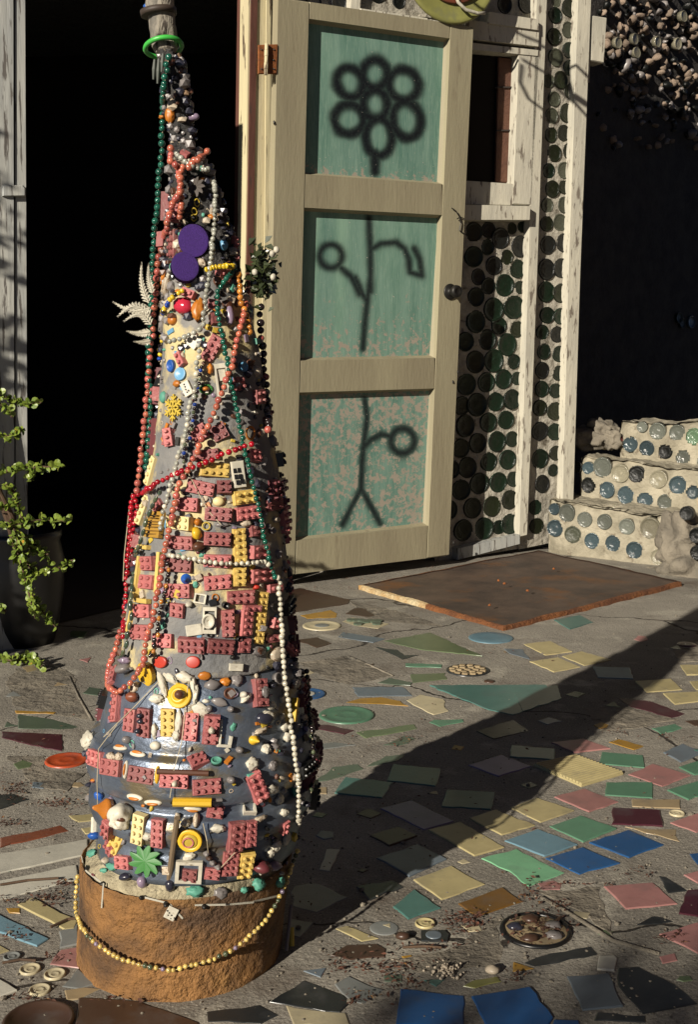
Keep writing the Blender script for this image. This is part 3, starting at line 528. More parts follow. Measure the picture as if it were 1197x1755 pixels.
for reg, pts in (('A', [(150, 585), (395, 553), (635, 655), (420, 700), (300, 670)]), ('A', [(420, 270), (560, 300), (700, 330), (900, 400), (640, 420), (480, 345)]), ('D', [(380, 715), (700, 690), (760, 940), (560, 800)]), ('E', [(150, 110), (330, 200), (400, 400), (240, 380), (60, 340), (20, 230)]), ('E', [(30, 560), (190, 560), (200, 620), (380, 640), (300, 720), (150, 700)]), ('C', [(620, 1060), (900, 1020), (1197, 830), (1197, 1100), (1000, 1110), (760, 1130)]), ('B', [(600, 640), (800, 620), (1100, 700), (900, 740), (700, 760)]), ('B', [(1060, 330), (1250, 240), (1300, 400), (1100, 405)])):
    tile('slab', reg, pts, 'grout', .0008, .003)
cen = [tuple(sum(Z(reg, *q)[k] for q in pts) / len(pts) for k in (0, 1)) for reg, mt, kd, pts in T] + [Z('A', 275, 398), Z('A', 403, 856), Z('A', 1025, 627), Z('D', 365, 915), Z('E', 295, 582), Z('B', 580, 965), Z('E', 133, 1515), Z('E', 243, 1537), Z('E', 176, 1607), Z('C', 805, 880), Z('B', 135, 280), Z('E', 170, 1750)]
for i in range(900):
    x, y = (R.uniform(10, 175) if i % 3 == 0 else R.uniform(520, 1180)), R.uniform(1075, 1690); q = R.uniform(12, 26)
    if min(math.hypot((x - a), (y - b) * 1.7) for a, b in cen) < 44 + q or (y < 1085 and 600 < x < 1190) or (x < 175 and y > 1690): continue
    n_ = R.choice((3, 4, 4, 5)); a0 = R.uniform(0, 6.28); cen.append((x, y))
    tile('shard', 'P', [(x + q * R.uniform(.7, 1.2) * math.cos(a0 + 6.283 * k / n_), y + .4 * q * R.uniform(.7, 1.2) * math.sin(a0 + 6.283 * k / n_)) for k in range(n_)], R.choice(['sage', 'grey', 'brown', 'tan', 'palegreen', 'greyblue', 'cream', 'ochre', 'teal', 'pink']), .0011, .0018)
# the mosaic goes on beyond the picture
for i in range(70):
    x = R.uniform(-620, -60) if i % 2 else R.uniform(1290, 1800); y = R.uniform(1120, 1740); q = R.uniform(26, 50); e = R.uniform(-8, 8)
    tile('tile', 'P', [(x - q, y + e), (x, y - q * .42), (x + q, y - e), (x - e, y + q * .42)], R.choice(['yellow', 'green', 'pink', 'teal', 'blue', 'lightblue', 'grey', 'cream', 'sage', 'brown']), .0018, .001)
# ribbed yellow tile: body plus ribs
rb = [(355, 938), (570, 890), (815, 980), (600, 1045)]
tile('ribbed_tile', 'B', rb, 'yellow', .004)
Q = [gp(*Z('B', *p)) for p in rb]; m = MB()
for i in range(15):
    t = (i + .5) / 15; a = Q[0].lerp(Q[3], t).lerp(Q[1].lerp(Q[2], t), .015); b = Q[0].lerp(Q[3], t).lerp(Q[1].lerp(Q[2], t), .985)
    m.tube([a + Vector((0, 0, .0045)), b + Vector((0, 0, .0045))], .0042, 6)
m.build('ribs', MAT['yellow'], GROUND)
def disc(name, reg, cx, cy, rx, mat, prof, n=28):
    p = gp(*Z(reg, cx, cy)); r = rx * REG[reg][2] * depth(p) / F; m = MB(); m.lathe([(a * r, z * .55 if z > 0 else z) for a, z in prof], n)
    return obj(name, m.mesh(name, MAT[mat], True), GROUND, Vector((p.x, p.y, 0))), p, r
PL = [(1, -.006), (1, .003), (.96, .006), (.88, .0065), (.80, .004), (.70, .0025), (.45, .0025), (.38, .0045), (.3, .003), (.02, .003)]
FL = [(1, -.006), (1, .003), (.95, .005), (.5, .0055), (.02, .0055)]
disc('plate', 'A', 275, 398, 100, 'cream', PL); disc('plate', 'A', 275, 398, 38, 'grey', [(1, -.004), (1, .0052), (.9, .006), (.02, .006)])
disc('plate', 'A', 403, 856, 143, 'green', PL, 36); disc('plate', 'A', 200, 748, 95, 'blue', PL); disc('plate', 'B', 135, 280, 115, 'lightblue', FL)
disc('plate', 'E', 295, 582, 95, 'orange', PL, 36); disc('plate', 'E', 52, 1460, 38, 'grey', PL); disc('plate', 'E', 133, 1515, 47, 'cream', PL); disc('plate', 'E', 243, 1537, 48, 'cream', PL); disc('plate', 'E', 176, 1607, 48, 'cream', PL)
disc('plate', 'C', 805, 880, 52, 'yellow', PL); disc('plate', 'D', 1090, 315, 40, 'cream', PL); disc('disc', 'A', 1135, 683, 27, 'brown', FL); disc('disc', 'B', 1140, 315, 50, 'maroon', FL); disc('plate', 'C', 595, 900, 75, 'grey', [(1, -.005), (1, .0006), (.9, .0016), (.5, .001), (.02, .001)])
disc('disc', 'B', 1197, 270 + 590, 20, 'teal', FL)
disc('cover', 'E', 170, 1750, 158, 'brown', [(1, -.006), (1, .008), (.95, .012), (.88, .010), (.85, .004), (.02, .004)], 40)
disc('dial', 'C', 850, 943, 42, 'greyblue', [(1, -.002), (1, .0062), (.9, .007), (.6, .0066), (.02, .0066)])
# blue plate's white star
_, p, r = disc('plate', 'A', 200, 748, 40, 'white', [(1, -.004), (1, .0048), (.9, .0052), (.02, .0052)])
# honeycomb drain
_, p, r = disc('drain', 'A', 1025, 627, 110, 'dark', [(1, -.006), (1, .005), (.93, .007), (.9, .003), (.02, .003)], 32)
for i, (a, q) in enumerate([(0, 0)] + [(.40, 60 * k) for k in range(6)] + [(.72, 30 * k + 15) for k in range(12)]):
    m = MB(); m.lathe([(.165 * r, 0), (.165 * r, .004), (.14 * r, .006), (.001, .0062)], 6); obj('drain_cell', m.mesh('drain_cell', MAT['tan']), GROUND, Vector((p.x + a * r * math.cos(rad(q)), p.y + a * r * math.sin(rad(q)), 0)))
# hub cap filled with litter
_, p, r = disc('hubcap', 'D', 365, 915, 172, 'tan', [(1, -.006), (1, .004), (.88, .002), (.75, .006), (.5, .003), (.3, .008), (.22, .010), (.20, .006), (.02, .005)], 40)
m = MB(); m.tube([(p.x + r * math.cos(q), p.y + r * math.sin(q), .001) for q in [2 * math.pi * i / 40 for i in range(41)]], .0038, 6); m.build('hubcap_rim', MAT['blackplastic'], GROUND, True)
for i in range(5):
    m = MB(); q = rad(20 + 75 * i); m.blob((p.x + .62 * r * math.cos(q), p.y + .62 * r * math.sin(q), .004), (.013, .010, .006), i, .4, 2); m.build('pebble', MAT[['greystone', 'brown', 'darkstone', 'brown', 'greystone'][i]], GROUND, True)
# floral dabs on the cream tile
for i in range(9):
    p = gp(*Z('A', 430 + i * 17 + R.uniform(-8, 8), 380 + R.uniform(-12, 12))); m = MB(); m.lathe([(.016, 0), (.016, .0054), (.001, .0056)], 7); obj('painted_petal', m.mesh('painted_petal', MAT['sage']), GROUND, Vector((p.x, p.y, 0)))
# small stones
for x, y, c in ((690, 960, 'brown'), (1150, 1135, 'shell')):
    p = gp(*Z('C', x, y)); m = MB(); m.blob((0, 0, .006), (.010, .008, .006), x, .3, 2); obj('pebble', m.mesh('pebble', MAT[c], True), GROUND, Vector((p.x, p.y, 0)))
p = gp(*Z('C', 915, 1125)); m = MB()
for i in range(70): m.blob(p + Vector((R.gauss(0, .011), R.gauss(0, .009), R.uniform(.001, .008))), R.uniform(.0015, .0028), i, .4, 1)
tag(m.build('bead_heap', MAT['shell'], GROUND, True), kind='stuff')

# leaf litter and grit
m = MB(); CL = [('C', 960, 880, 90, 40, 160), ('C', 600, 1110, 170, 45, 160), ('C', 350, 1090, 60, 60, 70), ('C', 700, 1190, 120, 40, 90), ('C', 1030, 870, 60, 50, 90), ('C', 850, 1010, 180, 20, 80), ('D', 340, 720, 60, 60, 90), ('D', 480, 800, 60, 25, 40), ('D', 360, 910, 140, 65, 330), ('D', 260, 1160, 50, 30, 60), ('D', 860, 630, 100, 30, 50), ('D', 560, 690, 200, 12, 60), ('D', 60, 870, 80, 40, 70), ('E', 250, 780, 110, 20, 170), ('E', 60, 720, 60, 35, 170), ('E', 50, 870, 70, 15, 90), ('E', 240, 1200, 90, 30, 140), ('E', 300, 1140, 40, 14, 50), ('E', 60, 1380, 60, 30, 40), ('E', 150, 1650, 80, 20, 60), ('E', 30, 1215, 50, 15, 50), ('E', 230, 1470, 50, 20, 30), ('A', 560, 160, 120, 15, 90), ('A', 300, 200, 130, 25, 60), ('A', 850, 110, 60, 18, 70), ('A', 700, 990, 130, 25, 80), ('B', 790, 770, 60, 12, 30), ('B', 1030, 800, 120, 15, 50), ('B', 150, 350, 100, 30, 40), ('D', 1060, 960, 60, 30, 50), ('T5', 300, 930, 120, 20, 40), ('C', 480, 1260, 120, 40, 60), ('A', 760, 40, 90, 12, 60), ('P', 1010, 940, 60, 6, 40), ('P', 700, 1300, 420, 260, 260), ('P', 100, 1300, 160, 150, 160)]
for reg, x, y, sx, sy, n in CL:
    for i in range(int(n * .65)):
        p = gp(*Z(reg, R.gauss(x, sx * .6), R.gauss(y, sy * .6))); l = R.uniform(.002, .0055); a = R.uniform(0, 6.28); d = Vector((math.cos(a), math.sin(a), R.uniform(-.2, .3))) * l; e = Vector((-math.sin(a), math.cos(a), R.uniform(-.4, .4))) * l * R.uniform(.2, .5); z = Vector((p.x, p.y, R.uniform(.003, .008)))
        m.add([z - d, z + e * .9 + Vector((0, 0, l * .2)), z + d, z - e], [(0, 1, 2), (0, 2, 3)])
tag(m.build('leaf_litter', MAT['litter']), 'dry reddish brown leaf bits scattered in the paving cracks', 'leaf litter', kind='stuff')
m = MB()
for i in range(900):
    p = gp(R.uniform(0, 1197), 990 + 760 * R.random() ** .8); r = R.uniform(.0012, .003) * (1 if R.random() < .93 else 2); m.blob((p.x, p.y, r * .4), (r, r, r * .7), i, .3, 1)
tag(m.build('grit', MAT['grout']), 'loose pale grit on the concrete paving', 'grit', kind='stuff')
# twigs
for reg, pts in (('E', [(0, 1150), (120, 1130), (260, 1120)]), ('E', [(225, 1340), (300, 1305), (335, 1300)]), ('D', [(440, 905), (470, 880), (495, 860)]), ('E', [(10, 1500), (90, 1485), (160, 1490)]), ('C', [(690, 1018), (800, 1012), (890, 1020)])):
    m = MB(); q = [gp(*Z(reg, *p)) + Vector((0, 0, .006)) for p in pts]; m.tube(q, .0022, 5); tag(m.build('twig', MAT['bark']), {1130: 'thin twig lying along the white planks at the left', 1305: 'short twig beside the rusty drum on the yellow tile', 880: 'twig poking out of the littered hub cap', 1485: 'thin twig beside the small round plates', 1012: 'thin stem lying below the dark dial'}[pts[1][1]], 'twig', 'twigs on the paving')
# raised slab lips (broken concrete)
for reg, pts, wd in (('D', [(395, 745), (520, 815), (640, 890), (760, 965), (1000, 1035)], .004), ('A', [(415, 555), (520, 600), (640, 655)], .004), ('E', [(310, 210), (350, 300), (410, 405)], .003)):
    m = MB(); q = [gp(*Z(reg, *p)) for p in pts]; m.tube(q, wd, 6); m.build('slab_edge', MAT['grout'], GROUND, True)

# ------------------------------------------------------------------ rusty sheet
C4 = [gp(617, 1005, .011), gp(865, 1075, .011), gp(1168, 998, .014), gp(925, 943, .014)]
SHEET = empty('rusty_sheet', 'large flat rusty metal sheet lying on the paving in front of the steps', 'metal sheet'); c = sum(C4, Vector()) / 4; SHEET.location = (c.x, c.y, 0)
nx = 24; V = []; Fc = []
def bl(a, b): return (C4[0].lerp(C4[1], a)).lerp(C4[3].lerp(C4[2], a), b)
for j in range(nx + 1):
    for i in range(nx + 1):
        p = bl(i / nx, j / nx); p = p + Vector((R.uniform(-.003, .003), R.uniform(-.003, .003), .006 * noise.noise(p * 3) + .002 * noise.noise(p * 12))); p.z = max(p.z, .007); V.append(p - SHEET.location)
Fc = [(j * (nx + 1) + i, j * (nx + 1) + i + 1, (j + 1) * (nx + 1) + i + 1, (j + 1) * (nx + 1) + i) for j in range(nx) for i in range(nx)]
obj('plate', mesh('plate', V, Fc, MAT['rustplate'], True), SHEET)
eg = [i for i in range(nx + 1)] + [i * (nx + 1) + nx for i in range(1, nx + 1)] + [nx * (nx + 1) + i for i in range(nx - 1, -1, -1)] + [i * (nx + 1) for i in range(nx - 1, 0, -1)]
m = MB()
for k in range(4):
    ring = eg[k * nx:(k + 1) * nx] + [eg[((k + 1) * nx) % len(eg)]]
    V2 = []; F2 = []
    for t, i in enumerate(ring):
        p = V[i]; d = Vector((p.x, p.y, 0)).normalized(); V2 += [p + d * -.012 + Vector((0, 0, .0025)), p + d * .004 + Vector((0, 0, .001)), Vector((p.x, p.y, -.002)) + d * R.uniform(.002, .010)]
    F2 = [(3 * t + a, 3 * t + 3 + a, 3 * t + 4 + a, 3 * t + 1 + a) for t in range(len(ring) - 1) for a in (0, 1)]
    V2b = [Vector(v) for v in V2]; hf = len(ring) // 2
    for nm, a0, a1 in (('pale', 0, hf if k == 0 else 0), ('rust', hf if k == 0 else 0, len(ring) - 1)):
        ff = [(3 * t + a, 3 * t + 3 + a, 3 * t + 4 + a, 3 * t + 1 + a) for t in range(a1 - a0) for a in (0, 1)]
        if ff: obj('rolled_edge', mesh('rolled_edge', V2b[3 * a0:3 * a1 + 3], ff, MAT['paleedge' if nm == 'pale' else 'rustedge'], True), SHEET)
for x, y in ((855, 995), (865, 1000), (840, 1037), (905, 1012), (950, 975)):
    m = MB(); p = gp(x, y, .03); m.blob(p - SHEET.location, (.006, .005, .005), x, .3, 1); m.build('pebble', MAT['rust'], SHEET)

# ------------------------------------------------------------------ bottle steps
sd = Vector((math.cos(rad(-36)), math.sin(rad(-36)), 0)); sn = Vector((sd.y, -sd.x, 0))
S0 = pl(943, 900, WP + wn * .03, wn); S0.z = 0; STEPS = empty('bottle_steps', 'pale cement steps studded with clear and blue bottle ends beside the house', 'steps'); STEPS.location = (S0.x, S0.y, 0); SB = Vector(STEPS.location)
tiers = [(0, .222, -.02, 1.0), (-.19, .385, .03, 1.2), (-.37, .53, .13, 1.3)]
s = REG['W4'][2]
sb = {0: [(522, 1075, 30, 'bblue'), (582, 1095, 45, 'bclear'), (665, 1125, 40, 'bclear'), (758, 1135, 40, 'bclear'), (863, 1158, 42, 'bclear'), (975, 1165, 55, 'bpale'), (527, 1165, 45, 'bblue'), (610, 1195, 45, 'bgrey'), (700, 1225, 40, 'bblue'), (800, 1237, 42, 'bblue'), (900, 1268, 45, 'bblue'), (1010, 1300, 40, 'bpale')],
      1: [(627, 878, 30, 'bdk'), (682, 883, 32, 'bblue'), (748, 880, 50, 'bclear'), (832, 908, 50, 'bpale'), (910, 912, 45, 'bdk'), (1012, 935, 48, 'bpale'), (1105, 963, 48, 'bblue'), (685, 963, 40, 'bdk'), (770, 985, 42, 'bblue'), (860, 1010, 45, 'bblue'), (950, 1032, 42, 'bblue'), (1045, 1045, 43, 'bclear'), (1175, 995, 35, 'bblue')],
      2: [(815, 757, 30, 'bred'), (880, 772, 40, 'bblue'), (958, 790, 40, 'bblue'), (1008, 710, 43, 'bclear'), (1100, 718, 43, 'bclear'), (1045, 805, 40, 'bdk'), (1130, 833, 40, 'bclear'), (1178, 735, 43, 'bmint'), (935, 690, 28, 'bclear'), (1245, 760, 42, 'bblue'), (1230, 850, 40, 'bclear')]}
for k, (off, zt, u0, u1) in enumerate(tiers):
    HOLES.clear()
    for x, y, r, c_ in sb[k]: bottle(*Z('W4', x, y), r * s * .95, S0, sn, off - .001, c_, STEPS, SB)
    z0 = -.02; nu, nv, nd = 190, 60, 24; V = []; Fc = []; prof = [(0, z0 + (zt - z0) * j / nv) for j in range(nv + 1)] + [(-.24 * j / nd, zt) for j in range(1, nd + 1)]
    for i in range(nu + 1):
        u = u0 + (u1 - u0) * i / nu; rise = (.12 * max(0, (i / nu) - .15) if k == 2 else -.05 * (i / nu))
        for j, (d, z) in enumerate(prof):
            p = S0 + sd * u + sn * (off + d); p.z = z + rise * (z / zt)
            if d == 0: p += sn * -.04 * max(0, (z - zt + .06) / .06) ** 2.5
            q = noise.noise(p * 8) * .012 + noise.noise(p * 28) * .007; p += sn * q * (1 if d == 0 else .2) + Vector((0, 0, q * (1.2 if z > .1 else .1)))
            if i < 14 and d <= 0: p += sn * -.03 * ((14 - i) / 14) ** 2
            V.append(p)
    mm = len(prof)
    for i in range(nu):
        for j in range(mm - 1):
            f = (i * mm + j, (i + 1) * mm + j, (i + 1) * mm + j + 1, i * mm + j + 1); c = (V[f[0]] + V[f[2]]) / 2
            if j < nv and any((c - p).length_squared < (r * .93) ** 2 for p, r in HOLES): continue
            Fc.append(f)
    us = sorted({i for f in Fc for i in f}); mp = {i: t for t, i in enumerate(us)}
    obj('tread', mesh('tread', [V[i] - SB for i in us], [tuple(mp[i] for i in f) for f in Fc], MAT['stepmortar'], True), STEPS)
    m = MB(); e0 = S0 + sd * u0 + sn * (off - .035) - SB; e1 = e0 - sn * .3; m.add([e0 + Vector((0, 0, -.02)), e1 + Vector((0, 0, -.02)), e1 + Vector((0, 0, zt - .004)), e0 + Vector((0, 0, zt - .004))], [(0, 1, 2, 3)]); m.build('step_end', MAT['stepmortar'], STEPS)
    m = MB(); e0 = S0 + sd * u0 + sn * (off - .06) - SB; e1 = S0 + sd * u1 + sn * (off - .06) - SB; m.add([e0 + Vector((0, 0, -.02)), e1 + Vector((0, 0, -.02)), e1 + Vector((0, 0, zt - .08)), e0 + Vector((0, 0, zt - .08))], [(0, 1, 2, 3)]); m.build('step_core', MAT['darkwall'], STEPS)
# rough rock lumps at the ends
for i, (x, y, off, r) in enumerate(((1172, 930, .04, (.09, .09, .12)), (1195, 968, .07, (.12, .10, .09)), (1140, 990, .05, (.08, .06, .045)), (1010, 752, -.36, (.10, .06, .05)), (1030, 740, -.40, (.07, .06, .055)), (1050, 754, -.37, (.04, .04, .04)))):
    m = MB(); p = pl(x, y, S0 + sn * off, sn); m.blob(p - SB, r, i + 3, .55, 4, 2.2); m.build('rock', MAT['grout'], STEPS, True)
for x, y in ((1145, 1095), (1190, 1200), (1195, 1280)): bottle(*Z('W4', x, y), 13, S0, sn, .165, 'bdk', STEPS, SB)

# ------------------------------------------------------------------ shaded back wall with rubble top
bu = Vector((math.cos(rad(43)), math.sin(rad(43)), 0)); bn = Vector((bu.y, -bu.x, 0)); B0 = Vector((1.02, 5.75, 0))
BACK = empty('rubble_wall', 'tall dark rubble and bottle wall behind the steps with sunlit stones along its top', 'wall'); BACK.location = B0
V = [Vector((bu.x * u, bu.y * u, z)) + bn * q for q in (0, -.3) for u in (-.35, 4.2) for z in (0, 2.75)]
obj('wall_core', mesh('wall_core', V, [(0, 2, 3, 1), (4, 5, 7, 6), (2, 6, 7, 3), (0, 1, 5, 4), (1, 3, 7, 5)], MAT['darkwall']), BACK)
st = []
for i in range(8):
    m = MB(); m.blob((0, 0, 0), 1, i, .5, 2, 1.6); st.append(m.mesh('stone', MAT['stone' if i % 2 else 'bdk' if i % 4 else 'greystone'], True))
cnt = 0
for i in range(900):
    px, py = R.uniform(1022, 1210), R.uniform(-10, 255)
    p = pl(px, py, B0, bn)
    if cnt >= 290: break
    if py > 130 + (px - 1040) * .8 and R.random() < .75: continue
    o = obj('stone', R.choice(st), BACK); r = R.uniform(.011, .023) * (1.5 if R.random() < .1 else 1); o.matrix_basis = Matrix.Translation(p - B0 + bn * R.uniform(-.005, .035)) @ Matrix.Rotation(R.uniform(0, 6), 4, 'Z') @ Matrix.Rotation(R.uniform(0, 6), 4, 'X') @ Matrix.Diagonal((r * R.uniform(.8, 1.4), r, r * R.uniform(.5, 1), 1)); cnt += 1
for i in range(3):
    px, py = R.uniform(1110, 1200), R.uniform(530, 560); bottle(px, py, R.uniform(9, 13), B0, bn, .012, R.choice(['bblue', 'bdk', 'bg']), BACK, B0)
for i in range(6): bottle(R.uniform(1040, 1190), R.uniform(25, 90), 10, B0, bn, .05, 'bpale', BACK, B0)
# ------------------------------------------------------------------ the tower
Y0 = 1.59
b0 = py_plane(309, 1624, Y0)
TOWER = empty('trinket_tower', 'tall tapering tower on a rusty drum, crusted with toy bricks, buttons, shells and dolls parts', 'tower'); TOWER.location = (b0.x, Y0, 0); TB = Vector(TOWER.location)
PROF = [(1440, 165, 512), (1405, 167, 519), (1392, 171, 520), (1382, 170, 522), (1374, 158, 534), (1360, 153, 540), (1345, 153, 540), (1334, 157, 537), (1328, 168, 527), (1317, 169, 527), (1310, 155, 538), (1295, 149, 543), (1272, 148, 543), (1252, 153, 539), (1242, 158, 535), (1236, 172, 524), (1222, 174, 524), (1200, 180, 521), (1175, 187, 519), (1152, 194, 516), (1138, 202, 511), (1128, 212, 503), (1120, 222, 494)]
PROF2 = [(1122, 209, 503), (1112, 208, 502), (1100, 209, 500), (1050, 216, 497), (1000, 224, 495), (950, 234, 492), (900, 241, 489), (850, 250, 485), (800, 258, 479), (750, 266, 467), (700, 270, 457), (650, 274, 452), (600, 278, 446), (560, 279, 436), (520, 281, 422), (480, 283, 412)]
PROF3 = [(482, 283, 412), (440, 284, 405), (400, 286, 395), (360, 288, 383), (320, 290, 372), (290, 291, 358), (262, 291, 342), (245, 293, 334), (200, 287, 327), (150, 281, 320), (110, 275, 312), (88, 270, 302)]
PROF4 = [(92, 268, 298), (85, 262, 303), (60, 257, 302), (10, 251, 299), (-60, 247, 295), (-120, 252, 290), (-130, 262, 280)]
ALLV = []; ALLF = []
def ringsection(name, prof, mat, seg_=64, sub=3, am=.0, fr=30, zr=None, cap=True):
    rows = []
    for i in range(len(prof) - 1):
        for k in range(sub): t = k / sub; rows.append([a + (b - a) * t for a, b in zip(prof[i], prof[i + 1])])
    rows.append(list(prof[-1])); V = []
    for (y, xl, xr) in rows:
        if zr is None:
            a, b = py_plane(xl, y, Y0), py_plane(xr, y, Y0); c = (a + b) / 2; r = (b.x - a.x) / 2 * .985
        else: c = Vector((zr[0](y), Y0, y)); r = xl
        for k in range(seg_):
            q = 2 * math.pi * k / seg_; d = Vector((math.cos(q), math.sin(q), 0)); p = c + d * r
            if am: p += d * am * (noise.noise(p * fr) + .5 * noise.noise(p * fr * 2.7))
            V.append(p)
    n = len(rows); Fc = [(i * seg_ + k, i * seg_ + (k + 1) % seg_, (i + 1) * seg_ + (k + 1) % seg_, (i + 1) * seg_ + k) for i in range(n - 1) for k in range(seg_)]
    if cap: Fc += [tuple(range(seg_))[::-1], tuple((n - 1) * seg_ + k for k in range(seg_))]
    b = len(ALLV); ALLV.extend(V); ALLF.extend([tuple(i + b for i in f) for f in Fc])
    return obj(name, mesh(name, [v - TB for v in V], Fc, MAT[mat], True), TOWER)
dc0, dc1 = py_plane(309, 1624, Y0).x, py_plane(321, 1465, Y0).x
zz = lambda z: (dc0 + (dc1 - dc0) * z / .143)
# drum with a turned lip: rows of (z, r)
ringsection('drum', [(-.01, .148, 0), (.01, .1475, 0), (.07, .1475, 0), (.13, .1505, 0), (.143, .151, 0), (.146, .149, 0), (.142, .1455, 0), (.12, .143, 0)], 'rustdrum', 128, 8, .0022, 55, (zz,), False)
ringsection('mortar_collar', [(.12, .1445, 0), (.143, .144, 0), (.152, .142, 0), (.163, .132, 0), (.168, .12, 0)], 'collar', 128, 5, .004, 60, (zz,))
ringsection('can', PROF, 'can', 96, 4, .0008, 12)
ringsection('body', PROF2, 'body', 96, 3, .0025, 35)
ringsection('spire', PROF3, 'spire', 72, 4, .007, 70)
ringsection('cap', PROF4, 'cap', 40, 5, .003, 60)
BVH = BVHTree.FromPolygons(ALLV, ALLF)
def hit(px, py):
    p, n, i, d = BVH.ray_cast(CAM, ray(px, py))
    if p is None:
        q = py_plane(px, py, Y0); p, n, i, d = BVH.find_nearest(q); return q if d < .03 else q, (q - Vector((p.x, Y0, q.z))).normalized() if (q - Vector((p.x, Y0, q.z))).length > 1e-6 else n, False
    return p, n, True
def frame(px, py, ang=0):
    p, n, ok = hit(px, py)
    if n.dot(CAM - p) < 0: n = -n
    a = rad(ang); u = None
    v = (CAM - p).normalized()
    if n.dot(v) < .25: n = (n + v * .3).normalized()
    p2 = pl(px + 3 * math.cos(a), py + 3 * math.sin(a), p, n); u = (p2 - p); fs = (3 * depth(p) / F) / max(u.length, 1e-6); u.normalize()
    w = n.cross(u).normalized(); return p, n, u, w, depth(p) / F, fs
def put(name, me, px, py, ang, L, W, T_, off=0, grow=1.5, parent=None, tilt=.05):
    """me is a unit mesh (1 x 1 x 1, back face at z=0); L, W size along/across in px, T_ thickness in metres"""
    p, n, u, w, mpp, fs = frame(px, py, ang); n = (n + u * R.gauss(0, tilt) + w * R.gauss(0, tilt)).normalized(); u = (u - n * u.dot(n)).normalized(); w = n.cross(u); g = min(max(1 / max(fs, .2), 1), grow)
    Mx = Matrix(((u.x * L * mpp * g, w.x * W * mpp, n.x * T_, 0), (u.y * L * mpp * g, w.y * W * mpp, n.y * T_, 0), (u.z * L * mpp * g, w.z * W * mpp, n.z * T_, 0), (0, 0, 0, 1)))
    Mx = Matrix.Translation(p + n * off - TB) @ Mx
    o = obj(name, me, parent or TOWER); o.matrix_basis = Mx; return o
# unit meshes
def um(fn, name, mat, smooth=False):
    m = MB(); fn(m); return m.mesh(name, MAT[mat], smooth)
UMC = {}
def brickmesh(nx, ny, mat):
    k = (nx, ny, mat)
    if k not in UMC:
        m = MB(); V = []
        for zz_, i in ((-.4, 0), (.60, 0), (.66, .02)):
            for sx, sy in ((-1, -1), (1, -1), (1, 1), (-1, 1)): V.append((sx * (.5 - i), sy * (.5 - i), zz_))
        Fc = [(3, 2, 1, 0), (8, 9, 10, 11)] + [(4 * a + b, 4 * a + (b + 1) % 4, 4 * a + 4 + (b + 1) % 4, 4 * a + 4 + b) for a in (0, 1) for b in range(4)]; m.add(V, Fc)
        for i in range(nx):
            for j in range(ny):
                cx, cy = (i + .5) / nx - .5, (j + .5) / ny - .5; rx, ry = .27 / nx, .27 / ny; V = []
                for zz_, q in ((.66, 1), (.92, 1), (1.0, .8)):
                    for t in range(8): V.append((cx + rx * q * math.cos(t * .7854), cy + ry * q * math.sin(t * .7854), zz_))
                m.add(V, [(8 * a + b, 8 * a + (b + 1) % 8, 8 * a + 8 + (b + 1) % 8, 8 * a + 8 + b) for a in (0, 1) for b in range(8)] + [tuple(range(16, 24))])
        # object-space noise is in brick units, so scale the texture through the unit mesh
        UMC[k] = m.mesh('toy_brick', MAT[mat])
    return UMC[k]
def brick(reg, x, y, L, W, ang=0, c='r', th=.011):
    sc = REG[reg][2]; px, py = Z(reg, x, y); L, W = L * sc, W * sc
    nx = max(1, round(L / 11.5)); ny = max(1, round(W / 11.5)); nx, ny = min(nx, 8), min(ny, 3)
    if W > L * 1.05: pass
    return put('toy_brick', brickmesh(nx, ny, {'r': 'redbrick', 'y': 'yelbrick', 'c': 'palebrick', 'd': 'darkred', 'w': 'whiteplastic', 'b': 'blueplastic', 'k': 'blackplastic'}[c]), px, py, ang + R.uniform(-3.5, 3.5), L * R.uniform(.96, 1.02), W, th * R.uniform(.8, 1.1), R.uniform(-.003, .001), tilt=.09)
